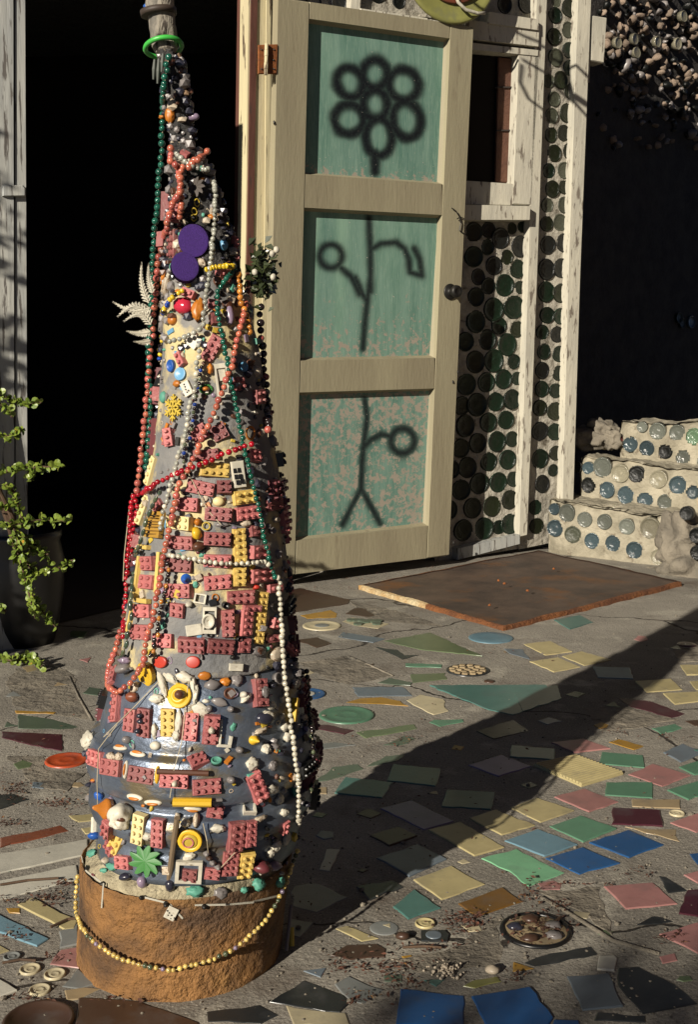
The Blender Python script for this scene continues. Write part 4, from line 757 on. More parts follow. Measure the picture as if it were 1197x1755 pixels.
BR = [('T3', [(580, 318, 160, 75, 8), (710, 320, 80, 75, 0), (505, 415, 125, 78, 5), (683, 470, 155, 78, 4), (845, 462, 140, 75, -8), (990, 415, 90, 65, -12), (465, 630, 145, 75, 6), (672, 610, 158, 75, 0), (675, 735, 155, 72, 2), (455, 762, 150, 80, 4), (675, 857, 155, 80, -2), (450, 905, 155, 80, 4), (285, 748, 90, 80, 2), (280, 857, 95, 80, 2), (255, 1020, 95, 75, 0), (240, 1140, 110, 85, 0), (895, 565, 80, 65, -5), (910, 685, 95, 75, -3), (920, 818, 125, 78, -3), (805, 940, 155, 75, -3), (735, 1088, 155, 75, 90), (830, 1088, 150, 78, 92), (530, 1212, 155, 85, 2), (690, 1220, 155, 80, 2), (365, 1190, 105, 80, 5), (820, 1215, 70, 80, 2), (990, 890, 80, 50, -5), (990, 1180, 80, 45, -5), (610, 130, 140, 60, -5), (865, 1000, 105, 35, 0), (450, 1015, 80, 80, 5), (340, 420, 60, 50, -50), (990, 1090, 45, 60, 20), (875, 140, 60, 70, 10), (395, 30, 55, 100, 5)], 'r'),
 ('T3', [(655, 218, 165, 80, 3), (825, 372, 130, 80, -5), (797, 650, 200, 78, 90), (795, 825, 110, 76, 90), (918, 1060, 310, 60, 92)], 'y'), ('T3', [(460, 517, 150, 78, 3), (305, 225, 170, 48, 105), (262, 450, 170, 46, 108)], 'c'),
 ('T2', [(415, 205, 170, 75, 92), (715, 395, 75, 90, 0), (645, 835, 165, 80, 118), (465, 900, 90, 45, 62), (570, 1345, 105, 90, -30), (690, 1340, 95, 95, -25), (395, 1370, 110, 60, 85), (775, 235, 150, 30, 80), (510, 510, 80, 50, 20), (345, 180, 90, 45, 95), (660, 660, 70, 60, 80), (650, 570, 60, 60, 10), (805, 1050, 80, 75, 80)], 'r'), ('T1', [(365, 1245, 170, 36, 95), (430, 1290, 110, 60, 92), (480, 940, 50, 60, 30)], 'r'),
 ('T4', [(855, 293, 130, 68, 88), (195, 360, 135, 50, 97), (260, 420, 105, 70, 98), (325, 430, 135, 72, 97), (535, 450, 135, 70, 95), (630, 460, 135, 75, 95), (570, 608, 85, 72, -22), (170, 640, 90, 75, 12), (95, 598, 85, 75, 18), (305, 675, 112, 75, 8), (460, 700, 135, 65, 3), (610, 728, 135, 72, -6), (845, 730, 135, 75, 65), (650, 835, 75, 70, 10), (1055, 250, 60, 75, 90), (180, 215, 80, 40, 95), (990, 90, 60, 30, 50)], 'r'), ('T4', [(430, 430, 135, 66, 95)], 'y'),
 ('T5', [(240, 210, 95, 70, 108), (808, 312, 122, 66, 98)], 'y'), ('T5', [(332, 158, 130, 60, 97)], 'c'), ('T5', [(420, 175, 122, 60, 88), (200, 155, 70, 50, 95), (205, 240, 60, 50, 60), (272, 303, 60, 58, 5), (765, 190, 132, 72, 95), (825, 175, 112, 50, 95), (740, 310, 105, 75, 97), (560, 362, 66, 60, 2), (660, 352, 68, 52, 4), (985, 150, 50, 34, 100)], 'r')]
for reg, l, c_ in BR:
    for t in l: brick(reg, *t, c=c_)
# flat and round trinkets (unit meshes: z 0..1)
def cyl(prof, n=20): return lambda m: m.lathe(prof, n)
U = {}
def unit(kind, mat):
    k = (kind, mat)
    if k in U: return U[k]
    m = MB(); sm = True
    if kind == 'disc': m.lathe([(.5, -.3), (.5, .7), (.46, .95), (.40, 1.), (.01, 1.)], 24)
    elif kind == 'button': m.lathe([(.5, -.3), (.5, .8), (.44, 1.), (.36, .9), (.33, .6), (.1, .6), (.09, .35), (.01, .35)], 20)
    elif kind == 'dome': m.lathe([(.5, -.3), (.5, .15), (.46, .5), (.36, .78), (.2, .95), (.01, 1.)], 20)
    elif kind == 'hat': m.lathe([(.5, -.3), (.5, .15), (.47, .22), (.36, .2), (.33, .45), (.24, .6), (.22, .5), (.01, .45)], 24)
    elif kind == 'shell': m.blob((0, 0, .2), (.5, .5, .5), len(mat) % 7, .5, 3, 2.6)
    elif kind == 'pebble': m.blob((0, 0, .35), (.5, .5, .6), 3, .35, 2, 1.5)
    elif kind == 'flat': m.box((0, 0, .4), (1, 1, 1.2), None, .05); sm = False
    elif kind == 'frame':
        for c_, d in (((-.43, 0, .4), (.14, 1, 1.2)), ((.43, 0, .4), (.14, 1, 1.2)), ((0, .43, .4), (.72, .14, 1.19)), ((0, -.43, .4), (.72, .14, 1.19))): m.box(c_, d)
        sm = False
    elif kind == 'ring': m.tube([(.42 * math.cos(q), .42 * math.sin(q), .4) for q in [6.2832 * i / 24 for i in range(25)]], .09, 6)
    elif kind == 'gem': m.lathe([(.5, -.3), (.5, .3), (.40, .75), (.22, .95), (.01, 1.)], 8)
    elif kind == 'leaf9':
        V = [(0, 0, .9)]
        for i in range(36): r = .5 * (1., .93, .74, .60)[i % 4]; q = 6.2832 * i / 36; V.append((r * math.cos(q), r * math.sin(q), .7))
        V += [(x, y, 0) for x, y, z in V[1:]]; m.add(V, [(0, i + 1, (i + 1) % 36 + 1) for i in range(36)] + [(i + 1, 37 + i, 37 + (i + 1) % 36, (i + 1) % 36 + 1) for i in range(36)]); sm = False
    elif kind == 'snow':
        for a in range(3):
            Rm = Matrix.Rotation(a * math.pi / 3, 4, 'Z'); m.box((0, 0, .5), (1, .07, .9), Rm)
            for sx in (-1, 1):
                for sy in (-1, 1):
                    for rr in (.22, .36): m.box((0, 0, 0), (.17, .06, .8), Rm @ Matrix.Translation((sx * rr, sy * .07, .5)) @ Matrix.Rotation(sx * sy * .9, 4, 'Z'))
        sm = False
    elif kind == 'rod': m.tube([(-.5, 0, .4), (.5, 0, .4)], .5, 8); [setattr(v, 'x', max(-.5, min(.5, v.x))) for v in m.v]; sm = False
    elif kind == 'cone': m.lathe([(.5, -.3), (.5, .1), (.42, .2), (.2, .6), (.08, 1.), (.01, 1.05)], 16)
    elif kind == 'skull':
        m.blob((0, .08, .3), (.48, .42, .6), 5, .3, 3, 1.4); m.blob((0, -.25, .3), (.34, .25, .5), 8, .4, 3, 2.)
    U[k] = m.mesh(kind, MAT[mat], sm); return U[k]
def tr(name, kind, mat, reg, x, y, L, W=None, ang=0, th=.006, off=0., parent=None):
    sc = REG[reg][2]; return put(name, unit(kind, mat), *Z(reg, x, y), ang, L * sc, (W or L) * sc, th, off, 1.4, parent)
W_ = 'whiteplastic'
for a in [('felt_disc', 'disc', 'purplefelt', 'T2', 548, 180, 184, 196, 0, .008, .006), ('felt_disc', 'disc', 'purplefelt', 'T2', 470, 372, 166, 190, 0, .008, .010), ('pink_gem', 'gem', 'pinkgem', 'T2', 475, 580, 118, 105, 20, .012), ('figurine', 'shell', 'orangeplastic', 'T2', 562, 605, 70, 130, 10, .012), ('mosaic_chip', 'flat', W_, 'T2', 535, 790, 80, 80, 40, .004), ('blue_stone', 'dome', 'violetstone', 'T2', 745, 625, 140, 54, 80, .008),
 ('button', 'button', 'skyplastic', 'T2', 458, 990, 66, 80, 0, .004), ('button', 'button', 'blueplastic', 'T2', 405, 940, 46, 76, -15, .005), ('domino', 'flat', W_, 'T2', 500, 1078, 85, 58, 65, .005), ('plastic_panel', 'frame', W_, 'T2', 705, 1030, 205, 78, 82, .006), ('plastic_panel', 'flat', W_, 'T2', 697, 980, 100, 50, 82, .003), ('glass_eye', 'dome', 'orangeplastic', 'T2', 608, 1078, 44, 30, 0, .008, .003), ('glass_eye', 'ring', 'greenplastic', 'T2', 610, 1080, 82, 64, 0, .006), ('glass_eye', 'dome', 'orangeplastic', 'T2', 410, 665, 48, 60, 0, .007),
 ('snowflake', 'snow', 'goldleaf', 'T2', 423, 1195, 165, 150, 90, .003, .002), ('teal_chip', 'gem', 'tealstone', 'T2', 357, 1130, 45, 75, 0, .006), ('button', 'button', 'skyplastic', 'T2', 830, 945, 44, 60, 0, .005), ('curtain_ring', 'ring', 'orangeplastic', 'T2', 868, 1345, 60, 90, 0, .009), ('shell', 'shell', 'shell', 'T2', 385, 460, 110, 60, 100, .014), ('shell', 'shell', 'shell', 'T2', 582, 318, 60, 45, 60, .012), ('shell', 'shell', 'orangeplastic', 'T2', 362, 420, 70, 36, 100, .010), ('blue_stone', 'dome', 'skyplastic', 'T2', 713, 212, 50, 66, 0, .007), ('horn', 'rod', 'blackplastic', 'T2', 320, 990, 150, 18, 105, .012), ('amber_stone', 'pebble', 'orangeplastic', 'T2', 632, 962, 40, 70, 0, .010), ('amber_stone', 'pebble', 'orangeplastic', 'T2', 438, 1048, 44, 44, 0, .006),
 ('figurine', 'shell', 'orangeplastic', 'T1', 398, 695, 50, 100, 0, .012), ('figurine', 'shell', 'orangeplastic', 'T1', 340, 705, 36, 30, 0, .010), ('purple_stone', 'gem', 'violetstone', 'T1', 525, 705, 34, 46, 0, .010), ('flower', 'leaf9', 'shell', 'T1', 640, 1300, 100, 100, 0, .004), ('flower_heart', 'dome', 'orangeplastic', 'T1', 635, 1308, 36, 36, 0, .008), ('metal_flower', 'leaf9', 'leather', 'T1', 560, 1140, 110, 130, 0, .005, .004), ('blue_ball', 'pebble', 'blueplastic', 'T1', 240, 38, 34, 34, 0, .009), ('link', 'ring', 'goldleaf', 'T1', 545, 1225, 36, 52, 10, .009), ('link', 'ring', 'goldleaf', 'T1', 538, 1270, 36, 52, -20, .009), ('link', 'ring', 'goldleaf', 'T1', 530, 1315, 36, 52, 15, .009),
 ('doll_window', 'flat', W_, 'T3', 790, 242, 150, 72, 82, .005), ('button', 'dome', 'palebrick', 'T3', 680, 397, 66, 56, 0, .006), ('glass_ring', 'ring', 'greystone', 'T3', 610, 393, 62, 58, 0, .005), ('yellow_fruit', 'pebble', 'yelplastic', 'T3', 562, 580, 56, 80, -20, .014), ('amber_stone', 'dome', 'orangeplastic', 'T3', 565, 517, 44, 44, 0, .010), ('amber_stone', 'ring', 'goldleaf', 'T3', 610, 538, 50, 50, 0, .009), ('nut', 'pebble', 'brownplastic', 'T3', 568, 652, 76, 60, 0, .016), ('spiky_cone', 'cone', 'blueplastic', 'T3', 495, 838, 60, 60, 0, .012), ('toy_window', 'frame', W_, 'T3', 575, 950, 68, 56, 10, .005), ('toy_window', 'frame', W_, 'T3', 628, 1070, 152, 78, 92, .006), ('toy_plate', 'button', W_, 'T3', 625, 1075, 74, 86, 0, .007, .004), ('toy_gate', 'flat', W_, 'T3', 540, 1128, 90, 62, -8, .005), ('white_ball', 'pebble', W_, 'T3', 515, 980, 40, 36, 0, .010), ('toy_wheel', 'button', 'blackplastic', 'T3', 715, 986, 38, 42, 0, .008), ('toy_wheel', 'button', 'blackplastic', 'T3', 788, 1175, 32, 32, 0, .008), ('shell', 'shell', 'shell', 'T3', 835, 522, 62, 42, 0, .010), ('slatted_gate', 'flat', 'ochre', 'T3', 325, 530, 105, 150, 5, .006),
 ('yellow_bar', 'flat', 'yelbrick', 'T3', 212, 680, 95, 32, 100, .006), ('yellow_bar', 'flat', 'yelbrick', 'T3', 228, 830, 240, 26, 95, .006), ('yellow_bar', 'flat', 'yelbrick', 'T3', 268, 656, 85, 24, 8, .007), ('yellow_bar', 'flat', 'yelbrick', 'T3', 255, 962, 100, 26, 8, .007), ('yellow_bar', 'flat', 'yelbrick', 'T3', 343, 800, 230, 24, 94, .006), ('yellow_bar', 'flat', 'yelbrick', 'T3', 190, 1060, 160, 22, 100, .006), ('blue_strip', 'flat', 'blueplastic', 'T3', 1045, 440, 180, 24, 88, .006), ('rag_fringe', 'shell', 'shell', 'T3', 1010, 1270, 90, 90, 0, .014), ('wire_nest', 'shell', 'greystone', 'T3', 905, 1250, 70, 55, 0, .010), ('bell', 'cone', 'darkstone', 'T3', 490, 338, 56, 50, 0, .014), ('stone', 'pebble', 'greystone', 'T3', 700, 530, 70, 30, 0, .004), ('button', 'button', 'greystone', 'T3', 978, 562, 34, 40, 0, .006), ('shell', 'shell', 'shell', 'T3', 1000, 500, 40, 36, 0, .010), ('red_bit', 'gem', 'redplastic', 'T3', 985, 1095, 30, 60, 0, .008), ('red_bit', 'gem', 'redplastic', 'T3', 890, 885, 40, 30, 0, .008), ('coil', 'ring', 'greystone', 'T3', 990, 995, 46, 60, 0, .008),
 ('counter', 'disc', 'redplastic', 'T4', 400, 148, 62, 54, -10, .005), ('counter', 'disc', 'redplastic', 'T4', 548, 148, 66, 56, 0, .005), ('yellow_lid', 'button', 'yelplastic', 'T4', 332, 203, 90, 116, 0, .006), ('yellow_hat', 'hat', 'yelplastic', 'T4', 483, 307, 112, 116, 0, .014), ('hat_crown', 'dome', 'brownplastic', 'T4', 495, 303, 48, 46, 0, .012, .006), ('bone', 'shell', W_, 'T4', 405, 250, 120, 36, 75, .012), ('bone', 'shell', W_, 'T4', 440, 225, 80, 40, 40, .012), ('bone', 'shell', W_, 'T4', 510, 220, 90, 50, 20, .012), ('bone', 'shell', W_, 'T4', 545, 240, 110, 34, 80, .012), ('bone', 'shell', W_, 'T4', 380, 320, 60, 44, 0, .012), ('bone', 'shell', W_, 'T4', 560, 300, 90, 26, 100, .010), ('bone', 'shell', W_, 'T4', 480, 430, 120, 36, 95, .008), ('bone', 'shell', W_, 'T4', 580, 370, 80, 60, 20, .006), ('bone', 'shell', W_, 'T4', 370, 470, 70, 30, 90, .010), ('bone', 'shell', W_, 'T4', 470, 490, 50, 40, 90, .010),
 ('mosaic_chip', 'flat', W_, 'T4', 745, 172, 62, 34, 2, .004), ('orange_chip', 'gem', 'orangeplastic', 'T4', 600, 212, 64, 44, 0, .005), ('shell', 'shell', 'orangeplastic', 'T4', 698, 242, 46, 40, 0, .009), ('shell', 'shell', 'greystone', 'T4', 750, 235, 50, 56, 0, .010), ('button', 'button', 'brownplastic', 'T4', 715, 295, 56, 54, 0, .005), ('bone', 'shell', W_, 'T4', 790, 318, 60, 28, -40, .010), ('shell', 'dome', W_, 'T4', 780, 302, 34, 32, 0, .009), ('stone', 'pebble', 'greystone', 'T4', 635, 260, 70, 56, 0, .010), ('stone', 'pebble', 'greystone', 'T4', 670, 335, 70, 44, 20, .005), ('glass_gem', 'gem', 'greystone', 'T4', 720, 368, 30, 30, 0, .010), ('glass_gem', 'gem', 'greystone', 'T4', 622, 365, 34, 34, 0, .010), ('toy_corner', 'flat', W_, 'T4', 672, 475, 120, 12, 95, .006), ('toy_corner', 'flat', W_, 'T4', 688, 538, 66, 13, 4, .006), ('toy_corner', 'flat', W_, 'T4', 718, 515, 46, 13, 100, .006), ('pearl', 'dome', 'b_pearl', 'T4', 633, 460, 34, 34, 0, .012, .008), ('pearl', 'dome', 'b_pearl', 'T4', 475, 710, 32, 32, 0, .012, .008), ('button', 'button', 'greystone', 'T4', 938, 228, 44, 60, 0, .006), ('grey_ball', 'pebble', 'greystone', 'T4', 240, 172, 62, 50, 0, .018), ('shell', 'shell', 'violetstone', 'T4', 240, 140, 50, 36, 0, .018), ('shell', 'shell', 'shell', 'T4', 278, 270, 60, 38, -60, .010), ('brown_stone', 'pebble', 'terracotta', 'T4', 275, 315, 46, 50, 0, .014),
 ('oval_tile', 'dome', W_, 'T4', 207, 550, 66, 30, 8, .004), ('oval_tile', 'dome', W_, 'T4', 288, 578, 76, 34, 12, .004), ('oval_tile', 'dome', W_, 'T4', 233, 650, 86, 26, 95, .004), ('oval_tile', 'dome', 'yelplastic', 'T4', 380, 675, 84, 24, 95, .004), ('oval_tile', 'dome', W_, 'T4', 275, 778, 76, 34, 10, .004), ('oval_tile', 'dome', W_, 'T4', 360, 803, 82, 32, 5, .004), ('oval_tile', 'dome', W_, 'T4', 545, 830, 86, 30, 2, .004),
 ('oval_centre', 'dome', 'orangeplastic', 'T4', 207, 550, 46, 17, 8, .005, .001), ('oval_centre', 'dome', 'orangeplastic', 'T4', 288, 578, 54, 19, 12, .005, .001), ('oval_centre', 'dome', 'orangeplastic', 'T4', 233, 650, 62, 15, 95, .005, .001), ('oval_centre', 'dome', 'orangeplastic', 'T4', 275, 778, 54, 19, 10, .005, .001), ('oval_centre', 'dome', 'orangeplastic', 'T4', 360, 803, 58, 18, 5, .005, .001), ('oval_centre', 'dome', 'orangeplastic', 'T4', 545, 830, 60, 17, 2, .005, .001),
 ('brown_stick', 'rod', 'brownplastic', 'T4', 500, 660, 240, 28, 3, .009), ('screwdriver_handle', 'rod', 'yelplastic', 'T4', 545, 790, 180, 40, 0, .013), ('screwdriver_tip', 'rod', 'greystone', 'T4', 655, 786, 50, 12, 0, .006), ('yellow_plug', 'cone', 'yelplastic', 'T4', 830, 512, 46, 46, 0, .014), ('shell', 'dome', W_, 'T4', 372, 538, 48, 42, 0, .007), ('shell', 'shell', W_, 'T4', 62, 515, 60, 85, 0, .014), ('shell', 'shell', W_, 'T4', 905, 352, 40, 40, 0, .010), ('shell', 'shell', W_, 'T4', 890, 400, 56, 46, 0, .012), ('shell', 'shell', 'shell', 'T4', 860, 468, 66, 26, -25, .010), ('shell', 'shell', W_, 'T4', 980, 500, 36, 50, 0, .012), ('shell', 'shell', W_, 'T4', 887, 560, 44, 50, 0, .011), ('shell', 'shell', 'greystone', 'T4', 925, 548, 50, 38, 0, .010), ('shell', 'shell', W_, 'T4', 820, 625, 56, 60, 20, .010), ('stone', 'gem', 'darkstone', 'T4', 880, 410, 80, 60, 0, .010), ('shell', 'shell', W_, 'T4', 912, 740, 60, 44, 15, .009), ('shell', 'shell', W_, 'T4', 943, 792, 30, 60, 20, .010), ('toy_window', 'frame', W_, 'T4', 805, 838, 60, 62, 0, .007), ('shell', 'shell', 'shell', 'T4', 855, 880, 66, 26, -25, .010), ('shell', 'shell', W_, 'T4', 968, 852, 34, 34, 0, .010), ('shell', 'shell', 'greystone', 'T4', 915, 630, 34, 44, 0, .010), ('shell', 'shell', W_, 'T4', 970, 452, 34, 40, 0, .010), ('glass_gem', 'gem', 'greystone', 'T4', 760, 555, 34, 30, 0, .010), ('glass_gem', 'gem', 'greystone', 'T4', 722, 698, 40, 36, 0, .012), ('button', 'button', 'tealstone', 'T4', 655, 615, 52, 44, 0, .005), ('shell', 'shell', 'shell', 'T4', 170, 592, 44, 40, 30, .010), ('shell', 'shell', 'shell', 'T4', 205, 592, 30, 40, 0, .010), ('glass_gem', 'gem', 'greystone', 'T4', 245, 512, 30, 36, 0, .010), ('teal_bar', 'rod', 'tealstone', 'T4', 1010, 735, 70, 22, 90, .010), ('shell', 'shell', 'shell', 'T4', 1015, 685, 26, 34, 0, .010), ('yellow_bar', 'flat', 'yelplastic', 'T4', 1010, 370, 110, 22, 95, .008), ('shell', 'shell', W_, 'T4', 1020, 250, 50, 44, 0, .010), ('shell', 'shell', 'shell', 'T4', 1055, 408, 30, 34, 0, .010),
 ('skull', 'skull', W_, 'T5', 265, 105, 88, 116, -8, .026), ('eye_hollow', 'dome', 'brownplastic', 'T5', 283, 112, 34, 34, 0, .008, .011), ('eye_hollow', 'dome', 'brownplastic', 'T5', 245, 116, 24, 32, 0, .008, .011), ('orange_cone', 'cone', 'orangeplastic', 'T5', 198, 70, 46, 92, 0, .02, .004), ('white_post', 'rod', W_, 'T5', 150, 150, 80, 30, 95, .012), ('blue_ball', 'pebble', 'blueplastic', 'T5', 148, 188, 36, 36, 0, .014), ('blue_ball', 'pebble', 'blueplastic', 'T5', 160, 22, 30, 34, 0, .012), ('green_leaf', 'leaf9', 'greenplastic', 'T5', 375, 295, 150, 145, 15, .006, .006), ('flower_button', 'button', 'yelplastic', 'T5', 563, 205, 110, 104, 0, .007), ('flower_button', 'disc', 'goldleaf', 'T5', 563, 206, 70, 66, 0, .008), ('flower_heart', 'button', 'redbrick', 'T5', 555, 208, 54, 50, 0, .010), ('stick', 'rod', 'stickwood', 'T5', 487, 240, 275, 26, 98, .008), ('white_frame', 'frame', W_, 'T5', 555, 345, 118, 105, 4, .006), ('shell', 'shell', W_, 'T5', 540, 132, 42, 40, 0, .009), ('shell', 'dome', 'shell', 'T5', 590, 120, 60, 30, 100, .009), ('shell', 'shell', W_, 'T5', 685, 156, 66, 38, 0, .009), ('shell', 'shell', W_, 'T5', 558, 278, 58, 36, -15, .009), ('shell', 'shell', W_, 'T5', 375, 190, 40, 36, 0, .010), ('brown_ball', 'pebble', 'darkred', 'T5', 870, 320, 64, 60, 0, .02), ('stone', 'pebble', 'violetstone', 'T5', 930, 318, 60, 46, 0, .012), ('shell', 'shell', W_, 'T5', 985, 200, 30, 64, 10, .010), ('shell', 'shell', W_, 'T5', 940, 235, 36, 60, 20, .010), ('shell', 'shell', W_, 'T5', 915, 265, 30, 44, 10, .010), ('small_ball', 'pebble', 'shell', 'T5', 508, 110, 26, 26, 0, .010), ('oak_bead', 'pebble', 'greystone', 'T5', 635, 258, 30, 30, 0, .012), ('oak_bead', 'pebble', 'brown', 'T5', 645, 282, 28, 28, 0, .012), ('oak_bead', 'pebble', 'greystone', 'T5', 660, 305, 28, 28, 0, .012), ('oak_bead', 'pebble', 'greystone', 'T5', 682, 318, 28, 28, 0, .012),
 ('pebble', 'pebble', 'darkstone', 'T5', 280, 368, 46, 36, 0, .012), ('pebble', 'gem', 'violetstone', 'T5', 350, 398, 50, 52, 0, .014), ('pebble', 'gem', 'darkstone', 'T5', 475, 415, 50, 52, 0, .014), ('pebble', 'shell', 'tealstone', 'T5', 585, 437, 78, 46, 0, .014), ('pebble', 'shell', 'greystone', 'T5', 695, 440, 58, 50, 0, .014), ('pebble', 'shell', 'tealstone', 'T5', 865, 405, 54, 54, 30, .012), ('pebble', 'shell', 'tealstone', 'T5', 800, 432, 30, 26, 0, .01), ('pebble', 'shell', 'tealstone', 'T5', 958, 390, 40, 46, 0, .012), ('pebble', 'shell', 'tealstone', 'T5', 215, 325, 50, 30, 20, .008), ('pebble', 'shell', 'tealstone', 'T5', 125, 268, 60, 36, 0, .008), ('pebble', 'pebble', 'shell', 'T5', 195, 295, 30, 22, 70, .010), ('pebble', 'shell', 'tealstone', 'T5', 180, 345, 30, 20, 0, .008),
 ('domino', 'flat', W_, 'T5', 478, 530, 48, 58, 25, .004), ('bolt', 'dome', 'iron', 'T5', 348, 465, 22, 22, 0, .007), ('bolt', 'dome', 'iron', 'T5', 453, 490, 24, 22, 0, .007), ('bolt', 'dome', 'iron', 'T5', 625, 502, 24, 24, 0, .007), ('bolt', 'dome', 'iron', 'T5', 177, 400, 20, 20, 0, .007), ('rim_strip', 'flat', 'whitewood', 'T5', 405, 475, 110, 8, 14, .001), ('rim_strip', 'flat', 'whitewood', 'T5', 500, 525, 85, 8, 48, .001), ('rim_strip', 'flat', 'whitewood', 'T5', 640, 496, 160, 8, -2, .001), ('rim_strip', 'flat', 'whitewood', 'T5', 780, 490, 130, 8, -5, .001), ('rim_strip', 'flat', 'whitewood', 'T5', 895, 470, 110, 8, -12, .001), ('rim_strip', 'flat', 'whitewood', 'T5', 130, 370, 110, 8, 38, .001), ('rim_strip', 'flat', 'whitewood', 'T5', 172, 455, 110, 8, 92, .001), ('rim_strip', 'flat', 'whitewood', 'T5', 82, 310, 60, 8, 80, .001), ('hanging_strip', 'rod', 'greystone', 'T5', 995, 600, 200, 14, 96, .006), ('hanging_strip', 'rod', 'goldleaf', 'T5', 1005, 640, 80, 20, 92, .008)]:
    tr(*a)
for i, (x, y) in enumerate([(768, 226), (790, 222), (775, 258), (797, 254), (784, 288), (806, 284)]): tr('window_pane', 'flat', 'blackplastic', 'T3', x, y, 26, 18, 82, .0015, .0052)
for x, y in ((488, 1052), (492, 1066), (506, 1100), (515, 1090), (497, 1085)): tr('domino_dot', 'disc', 'blackplastic', 'T2', x, y, 9, 11, 0, .001, .0052)
for x, y in ((460, 515), (470, 525), (463, 535), (482, 535), (492, 548), (476, 550)): tr('domino_dot', 'disc', 'blackplastic', 'T5', x, y, 6, 6, 0, .001, .0042)
for i in range(7): tr('gate_slat', 'flat', 'amber', 'T3', 325, 475 + i * 18, 100, 5, 3, .003, .0055)
for x, y in ((320, 395), (322, 425), (310, 465)): tr('button', 'dome', 'darkstone', 'T4', x, y, 26, 24, 0, .005, .010)
tr('gem', 'shell', 'greystone', 'T4', 862, 290, 34, 50, 0, .006, .010)
# fern wings on the left
m = MB()
def frond(p0, p1, bend, wd):
    q0, q1 = py_plane(*Z('T2', *p0), Y0 - .02), py_plane(*Z('T2', *p1), Y0 - .03); up = Vector((0, 0, 1)); ax = (q1 - q0); pr = Vector((-ax.z, 0, ax.x)).normalized()
    pts = [q0.lerp(q1, t / 12) + pr * bend * math.sin(t / 12 * math.pi) for t in range(13)]; f = MB(); f.tube([p - TB for p in pts], .0012, 5)
    for i in range(1, 13):
        for sg in (-1, 1):
            l = wd * (1 - i / 14); t = (pts[i] - pts[i - 1]).normalized(); n2 = Vector((-t.z, 0, t.x)) * sg; a = pts[i] - TB
            for q in (0, .5):
                aa = a - t * q * .007; f.add([aa, aa + n2 * l * .5 + t * .002, aa + n2 * l + t * .005 + Vector((0, R.uniform(-.002, .002), 0)), aa + n2 * l * .5 + t * .005], [(0, 1, 2, 3)])
    f.build('fern_frond', MAT['silverfern'], TOWER)
frond((270, 590), (65, 565), .006, .008); frond((270, 640), (90, 630), -.012, .009); frond((275, 690), (130, 660), -.01, .008); frond((270, 735), (150, 735), .002, .007); frond((270, 790), (190, 795), .001, .006); frond((262, 560), (220, 335), .004, .007); frond((285, 500), (262, 340), .002, .006)
# cloth flower bunch on the right
fl = MB(); bd = MB(); c0 = py_plane(*Z('T2', 955, 385), Y0 - .02)
for i in range(240):
    a = Vector((R.gauss(0, .0085), R.gauss(0, .009), R.gauss(0, .016))); d = Vector((R.gauss(0, 1), R.gauss(0, 1), R.gauss(0, 1))).normalized(); u = d.orthogonal().normalized(); l = R.uniform(.009, .016); p = c0 + a - TB
    n2 = d.cross(u) * l * .2; fl.add([p, p + d * l * .5 + u * l * .35 + n2, p + d * l, p + d * l * .5 - u * l * .35 + n2], [(0, 1, 2), (0, 2, 3)])
fl.build('cloth_leaves', MAT['clothleaf'], TOWER)
for x, y in ((905, 375), (1035, 240), (1015, 405), (1010, 262)):
    b = MB(); b.blob(py_plane(*Z('T2', x, y), Y0 - .045) - TB, (.004, .004, .0048), x, .3, 2); b.build('white_bud', MAT[W_], TOWER, True)
# bangle and belt round the cap
q = py_plane(*Z('T1', 352, 285), Y0) - TB; m = MB(); m.tube([q + Vector((.0235 * math.cos(t), .0235 * math.sin(t), -.006 * math.sin(t) + .004 * math.cos(t))) for t in [6.2832 * i / 32 for i in range(33)]], .0032, 8, False); m.build('green_bangle', MAT['neongreen'], TOWER, True)
q = py_plane(*Z('T1', 322, 75), Y0) - TB; m = MB(); m.lathe([(.0215, -.0035), (.0235, -.0035), (.0235, .0035), (.0215, .0035)], 28, Matrix.Translation(q) @ Matrix.Rotation(-.12, 4, 'Y')); m.build('leather_belt', MAT['leather'], TOWER, True)
for x, y, l in ((300, 420, 120), (325, 430, 150), (350, 380, 110)):
    m = MB(); a = py_plane(*Z('T1', x, y - l / 2), Y0 - .03) - TB; b = py_plane(*Z('T1', x - 8, y + l / 2), Y0 - .03) - TB; m.tube([a, a.lerp(b, .5), b], [.002, .003, .0015], 6); m.build('pod', MAT['cordgreen' if False else 'cord'], TOWER)
# threads
for reg, pts in (('T4', [(410, 240), (290, 360), (210, 440), (140, 520)]), ('T4', [(530, 250), (500, 520), (465, 650), (445, 770)]), ('T4', [(215, 440), (128, 560), (122, 700), (125, 830)]), ('T3', [(520, 240), (560, 320), (600, 400), (640, 460), (690, 530)]), ('T5', [(620, 130), (635, 200), (640, 250)]), ('T5', [(850, 130), (760, 240), (690, 320)]), ('T3', [(205, 420), (190, 560), (175, 700), (168, 850)])):
    m = MB(); q = []
    for x, y in pts: p, n, ok = hit(*Z(reg, x, y)); q.append(p + n * .008 - TB)
    m.tube(q, .0007, 4); m.build('thread', MAT['thread'], TOWER)
